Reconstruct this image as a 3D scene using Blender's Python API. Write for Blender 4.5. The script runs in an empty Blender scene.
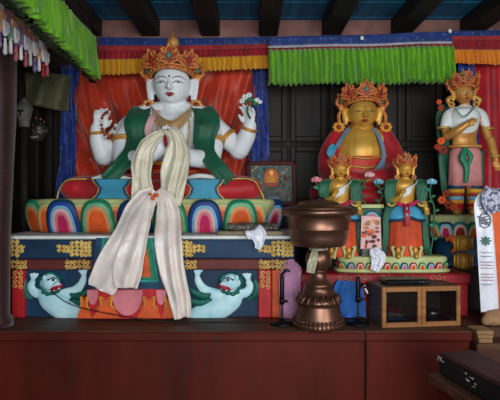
import bpy, bmesh, math, random
from mathutils import Vector, Matrix
random.seed(7)
PI = math.pi
F, CH = 500.0, 1.5
SC = bpy.context.scene
COL = SC.collection
def W(px, py, Y): return Vector(((px - 250) * Y / F, Y, CH - (py - 200) * Y / F))
def lerp(a, b, t): return a + (b - a) * t
def smooth(t): t = max(0, min(1, t)); return t * t * (3 - 2 * t)

# ---------------------------------------------------------------- materials
def srgb(c):
    return tuple((v / 12.92 if v <= .04045 else ((v + .055) / 1.055) ** 2.4) for v in (x / 255 for x in c)) + (1,)
M = {}
def mat(name, c, rough=.6, metal=0., var=.12, scale=12., c2=None, bump=0., sheen=0., stretch=None, thr=None, spec=.3, bscale=None):
    """procedural material: base colour with noise variation towards c2"""
    m = bpy.data.materials.new(name); m.use_nodes = True
    nt = m.node_tree; N = nt.nodes; L = nt.links
    b = N['Principled BSDF']
    b.inputs['Roughness'].default_value = rough
    b.inputs['Metallic'].default_value = metal
    b.inputs['Specular IOR Level'].default_value = spec
    if sheen: b.inputs['Sheen Weight'].default_value = sheen
    tc = N.new('ShaderNodeTexCoord')
    mp = N.new('ShaderNodeMapping'); L.new(tc.outputs['Object'], mp.inputs['Vector'])
    if stretch: mp.inputs['Scale'].default_value = stretch
    nz = N.new('ShaderNodeTexNoise'); nz.inputs['Scale'].default_value = scale; nz.inputs['Detail'].default_value = 5
    L.new(mp.outputs[0], nz.inputs['Vector'])
    rp = N.new('ShaderNodeValToRGB')
    lo, hi = thr or (.3, .7)
    rp.color_ramp.elements[0].position = lo; rp.color_ramp.elements[1].position = hi
    if c2 is None:
        c2 = tuple(max(0, v * (1 - var * 2)) for v in c)
    rp.color_ramp.elements[0].color = srgb(c2); rp.color_ramp.elements[1].color = srgb(c)
    L.new(nz.outputs['Fac'], rp.inputs[0]); L.new(rp.outputs[0], b.inputs['Base Color'])
    if bump:
        bp = N.new('ShaderNodeBump'); bp.inputs['Strength'].default_value = bump; bp.inputs['Distance'].default_value = .01
        if bscale:
            n2 = N.new('ShaderNodeTexNoise'); n2.inputs['Scale'].default_value = bscale; n2.inputs['Detail'].default_value = 4
            L.new(mp.outputs[0], n2.inputs['Vector']); L.new(n2.outputs['Fac'], bp.inputs['Height'])
        else: L.new(nz.outputs['Fac'], bp.inputs['Height'])
        L.new(bp.outputs[0], b.inputs['Normal'])
    M[name] = m
    return m
def brocade(name, base, motif, scale=22., rough=.45, size=.35, mixf=.5):
    """woven silk: base ground with small voronoi flower motifs"""
    m = mat(name, base, rough, 0, .14, 6, sheen=.3)
    nt = m.node_tree; N = nt.nodes; L = nt.links; b = N['Principled BSDF']
    src = b.inputs['Base Color'].links[0].from_socket
    tc = N['Texture Coordinate'] if 'Texture Coordinate' in N else N.new('ShaderNodeTexCoord')
    v = N.new('ShaderNodeTexVoronoi'); v.inputs['Scale'].default_value = scale; v.inputs['Randomness'].default_value = .45
    L.new(tc.outputs['Object'], v.inputs['Vector'])
    w = N.new('ShaderNodeMath'); w.operation = 'MULTIPLY'; w.inputs[1].default_value = 22
    L.new(v.outputs['Distance'], w.inputs[0])
    s = N.new('ShaderNodeMath'); s.operation = 'SINE'; L.new(w.outputs[0], s.inputs[0])
    g = N.new('ShaderNodeMath'); g.operation = 'GREATER_THAN'; g.inputs[1].default_value = .25; L.new(s.outputs[0], g.inputs[0])
    l = N.new('ShaderNodeMath'); l.operation = 'LESS_THAN'; l.inputs[1].default_value = size; L.new(v.outputs['Distance'], l.inputs[0])
    mu = N.new('ShaderNodeMath'); mu.operation = 'MULTIPLY'; L.new(g.outputs[0], mu.inputs[0]); L.new(l.outputs[0], mu.inputs[1])
    m2 = N.new('ShaderNodeMath'); m2.operation = 'MULTIPLY'; m2.inputs[1].default_value = mixf; L.new(mu.outputs[0], m2.inputs[0])
    mx = N.new('ShaderNodeMix'); mx.data_type = 'RGBA'
    L.new(m2.outputs[0], mx.inputs['Factor']); L.new(src, mx.inputs['A']); mx.inputs['B'].default_value = srgb(motif)
    L.new(mx.outputs['Result'], b.inputs['Base Color'])
    return m
mat('skin_white', (232, 236, 238), .45, 0, .03, 5)
mat('gold', (226, 170, 70), .45, .3, .12, 8, spec=.5)
mat('gold_old', (218, 164, 86), .45, .25, .2, 14, c2=(176, 112, 54))
mat('crown_gold', (222, 146, 78), .45, .2, .2, 30, c2=(170, 80, 42))
mat('crown_red', (182, 66, 36), .5, 0, .2, 20)
mat('gold_leaf', (222, 190, 96), .45, .25, .15, 25)
mat('gold_scroll', (236, 206, 120), .5, .05, .2, 25, c2=(196, 150, 70))
mat('gem_green', (80, 150, 120), .25, 0, .1)
mat('hair', (18, 20, 34), .5, 0, .1)
mat('ink', (22, 26, 40), .5, 0, .05)
mat('brow', (40, 70, 90), .5, 0, .05)
mat('lip', (165, 28, 48), .4, 0, .05)
mat('robe_red', (192, 30, 40), .55, 0, .14, 6, sheen=.2)
mat('red_paint', (200, 34, 40), .5, 0, .1, 8)
mat('crimson', (150, 22, 36), .6, 0, .15, 8)
mat('orange_paint', (232, 96, 40), .5, 0, .1, 10)
mat('orange_pale', (240, 150, 90), .5, 0, .1, 10)
mat('orange_cloth', (232, 82, 34), .65, 0, .12, 6, sheen=.2)
mat('green_shawl', (22, 96, 66), .5, 0, .15, 7, sheen=.2)
mat('green_paint', (34, 140, 98), .5, 0, .12, 10)
mat('green_pale', (120, 186, 140), .5, 0, .1, 10)
mat('pea_green', (190, 202, 140), .55, 0, .1, 9, c2=(170, 170, 110))
mat('teal', (52, 156, 190), .5, 0, .12, 9)
mat('turquoise', (40, 160, 150), .5, 0, .15, 14)
mat('sky_blue', (120, 186, 210), .5, 0, .1, 10)
mat('navy', (22, 66, 98), .5, 0, .12, 8)
mat('panel_blue', (14, 58, 92), .55, 0, .18, 5)
mat('royal', (34, 66, 160), .5, 0, .15, 8)
mat('pink', (226, 130, 140), .55, 0, .08, 9)
mat('pink_pale', (238, 188, 186), .55, 0, .08, 9)
mat('magenta', (206, 44, 96), .5, 0, .1, 9)
mat('white_paint', (226, 230, 226), .55, 0, .05, 9)
mat('lion_white', (206, 236, 242), .5, 0, .08, 9, c2=(160, 212, 224))
mat('maroon_band', (112, 44, 36), .55, 0, .15, 6)
mat('altar_wood', (98, 30, 19), .5, 0, .3, 3, c2=(60, 18, 12), stretch=(1, 1, .35), bump=.15, spec=.15)
mat('altar_top', (96, 62, 44), .6, 0, .3, 5, c2=(66, 36, 26), stretch=(.4, 4, 4), bump=.2)
mat('red_shelf', (158, 26, 38), .5, 0, .2, 4, c2=(118, 20, 28))
mat('dark_wood', (46, 37, 30), .7, 0, .3, 3, c2=(24, 19, 16), stretch=(4, 4, .4), bump=.2)
mat('door_wood', (42, 33, 28), .6, 0, .3, 4, c2=(25, 19, 17), stretch=(5, 5, .5), bump=.15)
mat('beam_wood', (44, 36, 32), .7, 0, .3, 3, c2=(26, 22, 20), stretch=(5, .5, 5), bump=.3)
mat('ceil_blue', (40, 118, 160), .6, 0, .3, 3, c2=(24, 80, 112), stretch=(5, .6, 5))
mat('plaster', (150, 104, 96), .85, 0, .2, 5, c2=(108, 76, 70), bump=.3)
mat('thangka_ground', (96, 116, 112), .6, 0, .2, 20)
mat('plaster_pale', (188, 182, 190), .6, 0, .1, 9)
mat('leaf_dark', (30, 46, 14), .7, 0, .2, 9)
mat('grey_print', (186, 186, 200), .8, 0, .2, 34, c2=(84, 88, 112), thr=(.42, .52))
mat('aqua', (84, 174, 212), .5, 0, .1, 9)
mat('shirt_red', (222, 58, 36), .5, 0, .1, 9)
mat('floor_wood', (58, 36, 28), .6, 0, .3, 3, stretch=(.5, 5, 5), bump=.2)
mat('box_wood', (164, 112, 64), .5, 0, .2, 4, c2=(122, 78, 42), stretch=(.6, .6, 6), bump=.1)
mat('box_wood_dark', (98, 80, 66), .55, 0, .2, 4, stretch=(.6, .6, 6))
mat('pale_wood', (176, 136, 92), .6, 0, .2, 4, stretch=(.6, 4, 6))
mat('copper', (136, 98, 80), .36, .8, .18, 6, c2=(100, 68, 54), spec=.5)
mat('copper_dark', (112, 80, 64), .4, .8, .2, 30, c2=(66, 40, 30), bump=.5)
mat('black_metal', (24, 24, 27), .4, .4, .2, 10)
mat('black_plastic', (26, 26, 30), .35, 0, .2, 10)
mat('grey_metal', (120, 124, 128), .35, .8, .1, 10)
mat('mane_green', (20, 120, 104), .5, 0, .2, 18)
mat('tan_cloth', (190, 146, 104), .8, 0, .15, 8)
mat('grey_cloth', (118, 110, 98), .85, 0, .25, 60, c2=(52, 50, 50), thr=(.42, .55))
mat('beige_pad', (170, 152, 122), .85, 0, .12, 8)
mat('lilac_cloth', (214, 150, 190), .7, 0, .12, 8, sheen=.3)
mat('blue_cloth', (34, 104, 190), .7, 0, .15, 8, sheen=.3)
mat('maroon_leather', (66, 36, 40), .55, 0, .25, 8, c2=(44, 24, 28), bump=.3)
mat('black_leather', (34, 30, 32), .6, 0, .3, 9, bump=.4)
mat('torn_white', (150, 140, 132), .9, 0, .2, 20)
mat('cable', (30, 26, 26), .5, 0, .1)
mat('mask_black', (66, 60, 58), .35, 0, .2, 14)
mat('bone', (170, 160, 146), .7, 0, .2, 12)
mat('stone_grey', (140, 138, 130), .8, 0, .25, 9, bump=.3)
mat('paper_blue', (122, 150, 178), .55, 0, .1, 9)
mat('leaf_green', (52, 110, 70), .55, 0, .15, 9)
mat('dress_pink', (226, 150, 148), .6, 0, .1, 8)
mat('print_grey', (112, 116, 130), .7, 0, .1, 9)
mat('print_green', (84, 130, 116), .7, 0, .1, 9)
mat('print_red', (186, 100, 110), .7, 0, .1, 9)
mat('pearl', (226, 220, 206), .35, 0, .05)
mat('coral', (150, 44, 30), .4, 0, .1)
mat('val_green', (122, 188, 30), .5, 0, .2, 7, c2=(76, 142, 12), stretch=(5, 5, .35), sheen=.3)  # darker streak tone paints fold shade into the green
mat('val_yellow', (222, 168, 24), .5, 0, .2, 5, c2=(196, 120, 16), stretch=(4, 4, .5), sheen=.3)
mat('val_orange', (226, 140, 30), .5, 0, .2, 5, c2=(206, 104, 20), stretch=(4, 4, .5), sheen=.3)
mat('val_red', (168, 22, 34), .5, 0, .2, 5, sheen=.3)
mat('val_red2', (196, 46, 44), .5, 0, .2, 5, sheen=.3)
brocade('broc_red', (216, 60, 30), (224, 120, 60), 36, mixf=.3)
brocade('broc_crimson', (200, 24, 40), (206, 60, 60), 36, mixf=.25)
brocade('broc_blue', (24, 56, 150), (90, 130, 200), 20)
brocade('broc_blue2', (30, 58, 130), (120, 140, 190), 24)
brocade('broc_gold', (190, 150, 100), (224, 196, 140), 30)
brocade('pillar_cloth', (50, 18, 21), (96, 40, 36), 26)
brocade('olive_cloth', (92, 94, 60), (126, 126, 80), 18)
brocade('patch_red', (150, 50, 56), (210, 160, 150), 30)
brocade('patch_white', (196, 190, 190), (120, 110, 150), 30)
brocade('patch_green', (70, 120, 100), (180, 180, 120), 30)
brocade('patch_purple', (90, 70, 130), (190, 170, 200), 30)
brocade('patch_orange', (196, 120, 60), (230, 200, 120), 30)
def silk(name, c, c2, alpha=1., bump=.3, bscale=26):
    m = mat(name, c, .32, 0, .1, 9, c2=c2, sheen=.5, bump=bump, bscale=bscale, spec=.6)
    b = m.node_tree.nodes['Principled BSDF']
    b.inputs['Alpha'].default_value = alpha
    return m
silk('silk_cream', (234, 226, 204), (204, 194, 164), 1, .5, 30)
silk('silk_white', (252, 242, 232), (240, 218, 208), .82, .8, 17)
silk('silk_sheer', (252, 244, 236), (240, 220, 212), .74, .8, 15)
silk('silk_gold', (196, 158, 104), (160, 118, 70))
silk('silk_grey', (176, 170, 140), (140, 136, 108))
silk('khata_white', (232, 234, 240), (206, 208, 220))
def glass():
    m = bpy.data.materials.new('dark_glass'); m.use_nodes = True
    nt = m.node_tree; b = nt.nodes['Principled BSDF']
    b.inputs['Base Color'].default_value = (.5, .55, .58, 1); b.inputs['Roughness'].default_value = .06
    b.inputs['Transmission Weight'].default_value = 1; b.inputs['IOR'].default_value = 1.45
    M['glass'] = m
glass()
# ---------------------------------------------------------------- mesh builder
class MB:
    def __init__(s, m=None):
        s.bm = bmesh.new(); s.mats = []; s.T = None; s.cur = 0
        if m: s.m(m)
    def m(s, name):
        if name not in s.mats: s.mats.append(name)
        s.cur = s.mats.index(name); return s
    def v(s, p):
        p = Vector(p)
        return s.bm.verts.new(s.T @ p if s.T else p)
    def f(s, vs):
        try:
            fc = s.bm.faces.new(vs); fc.material_index = s.cur; fc.smooth = True; return fc
        except ValueError: return None
    def rings(s, rs, cap0=True, cap1=True, closed=True):
        R = [[s.v(p) for p in r] for r in rs]; n = len(R[0])
        for a, b in zip(R, R[1:]):
            for i in range(n if closed else n - 1):
                j = (i + 1) % n; s.f([a[i], a[j], b[j], b[i]])
        if cap0: s.f(R[0][::-1])
        if cap1: s.f(R[-1])
        return s
    def ell(s, c, r, seg=16, rg=10, rot=None):
        c = Vector(c); rot = rot or Matrix.Identity(3)
        if not hasattr(r, '__len__'): r = (r, r, r)
        P = lambda a, b: c + rot @ Vector((r[0] * math.sin(b) * math.cos(a), r[1] * math.sin(b) * math.sin(a), r[2] * math.cos(b)))
        top = s.v(P(0, 0)); bot = s.v(P(0, PI)); R = []
        for k in range(1, rg):
            R.append([s.v(P(2 * PI * i / seg, PI * k / rg)) for i in range(seg)])
        for i in range(seg):
            j = (i + 1) % seg
            s.f([top, R[0][i], R[0][j]]); s.f([bot, R[-1][j], R[-1][i]])
            for a, b in zip(R, R[1:]): s.f([a[i], b[i], b[j], a[j]])
        return s
    def tube(s, pts, rad, seg=10, flat=1., axis=None, round_ends=True):
        """swept round (or flattened along axis) tube"""
        pts = [Vector(p) for p in pts]; n = len(pts)
        if not hasattr(rad, '__len__'): rad = [rad] * n
        rs = []; ref = None
        for i, p in enumerate(pts):
            t = (pts[min(i + 1, n - 1)] - pts[max(i - 1, 0)])
            if t.length < 1e-9: t = Vector((0, 0, 1))
            t.normalize()
            if axis is not None:
                a = Vector(axis); a = a - t * a.dot(t)
                if a.length < 1e-4: a = t.orthogonal()
            elif ref is None: a = t.orthogonal()
            else: a = ref - t * ref.dot(t)
            if a.length < 1e-6: a = t.orthogonal()
            a.normalize(); ref = a; b = t.cross(a)
            ring = lambda q, r: [q + a * (r * flat * math.cos(2 * PI * k / seg)) + b * (r * math.sin(2 * PI * k / seg)) for k in range(seg)]
            if i == 0 and round_ends:
                for d, h in ((.95, .35), (.6, .8)): rs.append(ring(p - t * rad[0] * d * flat, rad[0] * h))
            rs.append(ring(p, rad[i]))
            if i == n - 1 and round_ends:
                for d, h in ((.6, .8), (.95, .35)): rs.append(ring(p + t * rad[-1] * d * flat, rad[-1] * h))
        return s.rings(rs)
    def curve(s, pts, rad, seg=10, sub=5, **k):
        return s.tube(*spline(pts, rad, sub), seg=seg, **k)
    def lathe(s, prof, c, seg=36, sx=1., sy=1., a0=0.):
        c = Vector(c)
        return s.rings([[c + Vector((r * sx * math.cos(2 * PI * i / seg + a0), r * sy * math.sin(2 * PI * i / seg + a0), z)) for i in range(seg)] for r, z in prof])
    def box(s, lo, hi, bev=0., rot=None, piv=None):
        lo, hi = Vector(lo), Vector(hi)
        b = min(bev, *( (hi - lo) * .45))
        c = (lo + hi) / 2; h = (hi - lo) / 2
        if b <= 0:
            q = [Vector((sx * h.x, sy * h.y, sz * h.z)) for sx in (-1, 1) for sy in (-1, 1) for sz in (-1, 1)]
            if rot is not None: q = [rot @ x for x in q]
            V = [s.v(c + x) for x in q]
            for a in ((0, 1, 3, 2), (4, 6, 7, 5), (0, 4, 5, 1), (2, 3, 7, 6), (0, 2, 6, 4), (1, 5, 7, 3)):
                fc = s.f([V[i] for i in a]); fc.smooth = False
            return s
        def rect(z, i):
            x, y = h.x - i, h.y - i
            if i == b: pts = [(-x, -y), (x, -y), (x, y), (-x, y)]; return [Vector((px, py, z)) for px, py in pts for _ in (0, 1)]
            return [Vector(p) for p in ((-x, -y + b, z), (-x + b, -y, z), (x - b, -y, z), (x, -y + b, z), (x, y - b, z), (x - b, y, z), (-x + b, y, z), (-x, y - b, z))]
        def oct_(z, i):
            x, y = h.x - i, h.y - i; d = b - i if i < b else 0
            d = max(d, b * .05)
            return [Vector(p) for p in ((-x, -y + d, z), (-x + d, -y, z), (x - d, -y, z), (x, -y + d, z), (x, y - d, z), (x - d, y, z), (-x + d, y, z), (-x, y - d, z))]
        rs = [oct_(-h.z, b * .95), oct_(-h.z + b, 0), oct_(h.z - b, 0), oct_(h.z, b * .95)]
        rs = [[c + (rot @ p if rot is not None else p) for p in r] for r in rs]
        n0 = len(s.bm.faces); s.rings(rs)
        s.bm.faces.ensure_lookup_table()
        for fc in s.bm.faces[n0:]: fc.smooth = False
        return s
    def prism(s, pts, y0, y1, bev=0., centre=None):
        """outline of (x,z) points extruded from y1 (back) to y0 (front), chamfered at the front"""
        n = len(pts); cx = sum(p[0] for p in pts) / n; cz = sum(p[1] for p in pts) / n
        def sh(k):
            return [((x - cx) * k + cx, (z - cz) * k + cz) for x, z in pts]
        R = [[(x, y1, z) for x, z in pts], [(x, y0 + bev, z) for x, z in pts]]
        if bev:
            ext = max(max(abs(p[0] - cx), abs(p[1] - cz)) for p in pts); k = max(.5, 1 - bev / ext)
            R.append([(x, y0, z) for x, z in sh(k)])
        n0 = len(s.bm.faces); s.rings(R)
        s.bm.faces.ensure_lookup_table()
        for fc in s.bm.faces[n0:]: fc.smooth = False
        return s
    def sheet(s, fn, nu, nv, thick=.004, colfn=None):
        """closed two-sided cloth: fn(u,v)->point"""
        G = [[Vector(fn(i / nu, j / nv)) for i in range(nu + 1)] for j in range(nv + 1)]
        NRM = []
        for j in range(nv + 1):
            row = []
            for i in range(nu + 1):
                du = G[j][min(i + 1, nu)] - G[j][max(i - 1, 0)]; dv = G[min(j + 1, nv)][i] - G[max(j - 1, 0)][i]
                n = du.cross(dv)
                row.append(n.normalized() if n.length > 1e-12 else Vector((0, -1, 0)))
            NRM.append(row)
        A = [[s.v(G[j][i]) for i in range(nu + 1)] for j in range(nv + 1)]
        B = [[s.v(G[j][i] + NRM[j][i] * thick) for i in range(nu + 1)] for j in range(nv + 1)]
        for j in range(nv):
            for i in range(nu):
                if colfn: s.m(colfn((i + .5) / nu, (j + .5) / nv))
                s.f([A[j][i], A[j + 1][i], A[j + 1][i + 1], A[j][i + 1]])
                s.f([B[j][i], B[j][i + 1], B[j + 1][i + 1], B[j + 1][i]])
        for i in range(nu):
            s.f([A[0][i], A[0][i + 1], B[0][i + 1], B[0][i]]); s.f([A[nv][i + 1], A[nv][i], B[nv][i], B[nv][i + 1]])
        for j in range(nv):
            s.f([A[j + 1][0], A[j][0], B[j][0], B[j + 1][0]]); s.f([A[j][nu], A[j + 1][nu], B[j + 1][nu], B[j][nu]])
        return s
    def ribbon(s, pts, widths, fold=0., nf=3, thick=.004, nu=14, nv=None, side=(1, 0, 0), depth=(0, -1, 0), ph=0., colfn=None, sub=8):
        """cloth strip running along pts, folded lengthwise"""
        P, Wd = spline(pts, widths, sub); n = len(P) - 1
        sd = Vector(side); dp = Vector(depth)
        def fn(u, v):
            k = v * n; i = min(int(k), n - 1); t = k - i
            p = P[i].lerp(P[i + 1], t); w = lerp(Wd[i], Wd[i + 1], t)
            tg = (P[i + 1] - P[i]).normalized()
            a = sd - tg * sd.dot(tg)
            if a.length < .2: a = sd
            a.normalize()
            x = (u - .5) * w
            return p + a * x + dp * (fold * (math.cos(2 * PI * nf * (u + .12 * math.sin(5 * v + ph) + .1 * math.sin(6 * u + ph)) + ph + 1.3 * v) * .7 + .35 * math.cos(2 * PI * (nf + .7) * u + 5 * v + ph) + .3 * math.sin(11 * v + 7 * u + ph) + .16 * math.sin(25 * v - 10 * u + 2 * ph) * v) * (1 - .3 * math.sin(3 * v + ph)))
        return s.sheet(fn, nu, nv or n, thick, colfn)
    def build(s, name, parent=None, remesh=0., sm=4, sharp=False, org=None):
        me = bpy.data.meshes.new(name)
        bmesh.ops.recalc_face_normals(s.bm, faces=s.bm.faces[:])
        if parent is not None: o0 = ORG[parent.name]
        else:
            if org is None:
                xs = [v.co for v in s.bm.verts]
                org = Vector((sum(c.x for c in xs) / len(xs), sum(c.y for c in xs) / len(xs), min(c.z for c in xs)))
            o0 = Vector(org)
        bmesh.ops.translate(s.bm, verts=s.bm.verts[:], vec=-o0)
        s.bm.to_mesh(me); s.bm.free()
        for k in s.mats: me.materials.append(M[k])
        o = bpy.data.objects.new(name, me); COL.objects.link(o)
        ORG[o.name] = o0
        if parent is None: o.location = o0
        else: o.parent = parent
        if remesh:
            r = o.modifiers.new('skin', 'REMESH'); r.mode = 'VOXEL'; r.voxel_size = remesh; r.use_smooth_shade = True
            q = o.modifiers.new('smooth', 'SMOOTH'); q.iterations = sm; q.factor = .5
        return o
ORG = {}
def spline(pts, rad, sub=5):
    pts = [Vector(p) for p in pts]; n = len(pts)
    if not hasattr(rad, '__len__'): rad = [rad] * n
    if n < 3:
        return [pts[0].lerp(pts[-1], i / sub) for i in range(sub + 1)], [lerp(rad[0], rad[-1], i / sub) for i in range(sub + 1)]
    P, R = [], []
    for i in range(n - 1):
        a, b, c, d = pts[max(i - 1, 0)], pts[i], pts[i + 1], pts[min(i + 2, n - 1)]
        for k in range(sub):
            t = k / sub
            P.append(.5 * ((2 * b) + (c - a) * t + (2 * a - 5 * b + 4 * c - d) * t * t + (3 * b - a - 3 * c + d) * t ** 3))
            R.append(lerp(rad[i], rad[i + 1], smooth(t)))
    P.append(pts[-1]); R.append(rad[-1])
    return P, R
def tag(o, label=None, cat=None, group=None, kind=None):
    if label: o['label'] = label
    if cat: o['category'] = cat
    if group: o['group'] = group
    if kind: o['kind'] = kind
    return o
def thing(name, loc, label, cat, group=None):
    o = bpy.data.objects.new(name, None); COL.objects.link(o); o.location = loc; o.empty_display_size = .05
    ORG[o.name] = Vector(loc)
    return tag(o, label, cat, group)
def dup(root, shift, label=None):
    def rec(o, par):
        c = o.copy(); COL.objects.link(c)
        if par: c.parent = par
        ORG[c.name] = ORG[o.name] + Vector(shift)
        for ch in list(o.children): rec(ch, c)
        return c
    r = rec(root, None); r.location = root.location + Vector(shift)
    if label: r['label'] = label
    return r
def struct(mb, name):
    o = mb.build(name); o['kind'] = 'structure'; return o
def scroll(mb, x0, x1, y0, y1, Y, size=5., r=.0035, taper=0, dep=.6):
    """gold curling scrollwork filling a pixel-sized rectangle at depth Y; taper: -1 pointed at left, 1 pointed at right, 2 pointed below"""
    k = Y / F
    nx = max(1, round((x1 - x0) / size)); ny = max(1, round((y1 - y0) / size))
    sx, sy = (x1 - x0) / nx, (y1 - y0) / ny
    for i in range(nx):
        for j in range(ny):
            cx, cy = x0 + (i + .5) * sx, y0 + (j + .5) * sy
            ti = (i + .5) / nx
            mid = abs((j + .5) / ny - .5) * 2
            if taper == 1 and mid > 1.15 - ti * .9 + .1 * (1 - ti) and ti > .45: continue
            if taper == -1 and mid > .2 + ti * 1.6: continue
            if taper == 1 and mid > (1 - ti) * 1.6 + .2: continue
            if taper == 2:
                tj = (j + .5) / ny; mi = abs((i + .5) / nx - .5) * 2
                if mi > (1 - tj) * 1.6 + .2: continue
            sg = 1 if (i + j) % 2 else -1; a0 = PI * ((i * 3 + j * 2) % 4) / 2
            pts = []
            for q in range(11):
                t = q / 10; a = a0 + sg * t * 3.4 * PI / 2 * 1.1; rr = lerp(.56, .12, t)
                pts.append(W(cx + rr * sx * math.cos(a), cy + rr * sy * math.sin(a), Y))
            mb.tube(pts, [r * lerp(.8, 1.15, t / 10) for t in range(11)], seg=5)
# ================================================================ the setting
BW = 4.5
mb = MB('dark_wood'); mb.box((-1.95, BW, 0), (2.5, BW + .1, 3.3)); struct(mb, 'wall_back')
mb = MB('dark_wood')
mb.box((-1.98, .2, 0), (-1.85, BW + .1, 3.3))
for k in range(6):                                   # vertical boards with battens
    mb.box((-1.85, 2.7 + k * .32, 0), (-1.825, 2.75 + k * .32, 3.1), .004)
struct(mb, 'wall_left')
mb = MB('maroon_band'); mb.box((2.45, .2, 0), (2.55, BW + .1, 3.3)); struct(mb, 'wall_right')
mb = MB('floor_wood'); mb.box((-2.0, -1.5, -.08), (2.55, BW + .1, 0)); struct(mb, 'floor')
mb = MB('ceil_blue')
for k in range(13):                                  # boards running across the joists
    mb.box((-2.0, .3 + k * .34, 3.1), (2.55, .3 + k * .34 + .33, 3.16), .01)
struct(mb, 'ceiling')
mb = MB('plaster'); mb.box((-1.85, BW - .06, 2.86), (2.45, BW, 3.1), .005); struct(mb, 'trim_1')
for i, px in enumerate((95, 152, 211, 268, 330, 398, 466)):
    x = (px - 250) * BW / F
    mb = MB('beam_wood'); mb.box((x - .085, .4, 2.95), (x + .085, BW - .062, 3.1), .012)
    o = mb.build('beam'); o['kind'] = 'structure'
# carved wall panelling behind the golden seated figure: back wall of a built-in cupboard
mb = MB('door_wood')
for i, (a, b) in enumerate(((254, 287), (290, 326), (329, 365), (368, 402), (405, 440), (443, 476))):
    x0, x1 = (a - 250) * BW / F, (b - 250) * BW / F
    for z0, z1 in ((1.46, 1.98), (2.02, 2.62)):
        fr = .05
        mb.box((x0, BW - .035, z0), (x0 + fr, BW - .002, z1), .006); mb.box((x1 - fr, BW - .035, z0), (x1, BW - .002, z1), .006)
        mb.box((x0 + fr, BW - .035, z0), (x1 - fr, BW - .002, z0 + fr), .006); mb.box((x0 + fr, BW - .035, z1 - fr), (x1 - fr, BW - .002, z1), .006)
        mb.box((x0 + fr, BW - .016, z0 + fr), (x1 - fr, BW - .001, z1 - fr), .004)
struct(mb, 'trim_2')

# pillar at the left edge, wrapped with cloth
mb = MB('pillar_cloth')
mb.lathe([(.001, .715), (.11, .715), (.11, .75), (.09, .78), (.09, 1.2), (.11, 1.7), (.125, 2.0), (.13, 2.4), (.15, 2.42), (.15, 2.5), (.12, 2.52), (.12, 3.1)], (-1.6, 3.13, 0), seg=24)
struct(mb, 'trim_3')

# ================================================================ altar
r = thing('altar_counter', (-.2, 3.7, 0), 'long dark red wooden altar counter that carries the whole shrine', 'altar')
AX0, AX1, AT = -1.72, 1.33, .714
def panel(x0, x1):
    mb = MB('altar_wood')
    mb.box((x0, 3.02, .02), (x1, 3.06, AT - .045), .004)
    return mb
xs = (366 - 250) * 3.0 / F
p = panel(AX0, xs - .002); p.build('front_panel', r)
p = panel(xs + .002, AX1); p.build('front_panel', r)
mb = MB('altar_top'); mb.box((AX0, 2.99, AT - .045), (AX1, 4.46, AT), .008); mb.build('counter_top', r)
mb = MB('altar_wood'); mb.box((AX0, 2.985, AT - .058), (AX1, 3.02, AT - .006), .006); mb.build('front_molding', r)
mb = MB('altar_wood'); mb.box((AX1 - .04, 3.06, .02), (AX1, 4.46, AT - .045)); mb.build('side_panel', r)
mb = MB('altar_wood'); mb.box((AX0, 3.04, 0), (AX1, 3.1, .08)); mb.build('plinth', r)

# ================================================================ carved throne of the white figure
YT = 3.33
TX0, TX1 = (10 - 250) * YT / F, (289 - 250) * YT / F
th = thing('carved_throne', ((TX0 + TX1) / 2, 3.85, AT), 'broad painted throne with gold scrolls and two white lions under the white figure', 'throne')
mb = MB('panel_blue'); zA = W(0, 270, YT).z
mb.box((TX0 + .02, YT + .04, AT + .001), (TX1 - .02, 4.13, zA + .01)); mb.build('lion_panel', th)
def slab(name, y0, y1, fr, m, ext=0.):
    mb = MB(m); mb.box((TX0 - ext, fr, W(0, y1, YT).z), (TX1 + ext, 4.13, W(0, y0, YT).z), .008); return mb.build(name, th)
rb = slab('red_band', 258.5, 270, YT, 'maroon_band', .0)
bb = slab('blue_ledge', 238.5, 258, YT - .05, 'panel_blue', .035)
mb = MB('white_paint'); mb.box((TX0 - .06, YT - .075, W(0, 238.4, YT).z), (TX1 + .06, 4.13, W(0, 235, YT).z), .005); mb.build('white_edge', th)
Yb = YT - .052
for (a, b, c, d, tp) in ((9, 24, 240, 257, 1), (57, 92, 241, 256.5, -1), (180, 205, 241, 256.5, 1), (258, 294, 241, 256.5, -1)):
    mb = MB('gold_scroll'); scroll(mb, a, b, c, d, Yb, 4.3, .0066, tp); mb.build('gold_scrollwork', bb)
for (a, b, c, d, tp) in ((10, 32, 260, 269, 1), (60, 90, 260, 269, -1), (180, 206, 260, 269, 1), (254, 287, 260, 269, -1)):
    mb = MB('gold_scroll'); scroll(mb, a, b, c, d, YT - .002, 4.2, .0052, tp); mb.build('gold_scrollwork', rb)
def post(x0, x1, m, gold=True):
    mb = MB(m); a, b = (x0 - 250) * YT / F, (x1 - 250) * YT / F
    mb.box((a, YT + .005, AT), (b, YT + .05, zA), .006); o = mb.build('painted_post', th)
    if gold:
        mb = MB('gold_scroll'); scroll(mb, x0 + 1.5, x1 - 1.5, 271, 293, YT + .003, 4.4, .004, 2); mb.build('gold_scrollwork', o)
post(11, 24, 'red_paint'); post(258.5, 271.5, 'red_paint'); post(272, 289, 'orange_paint', False)

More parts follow.
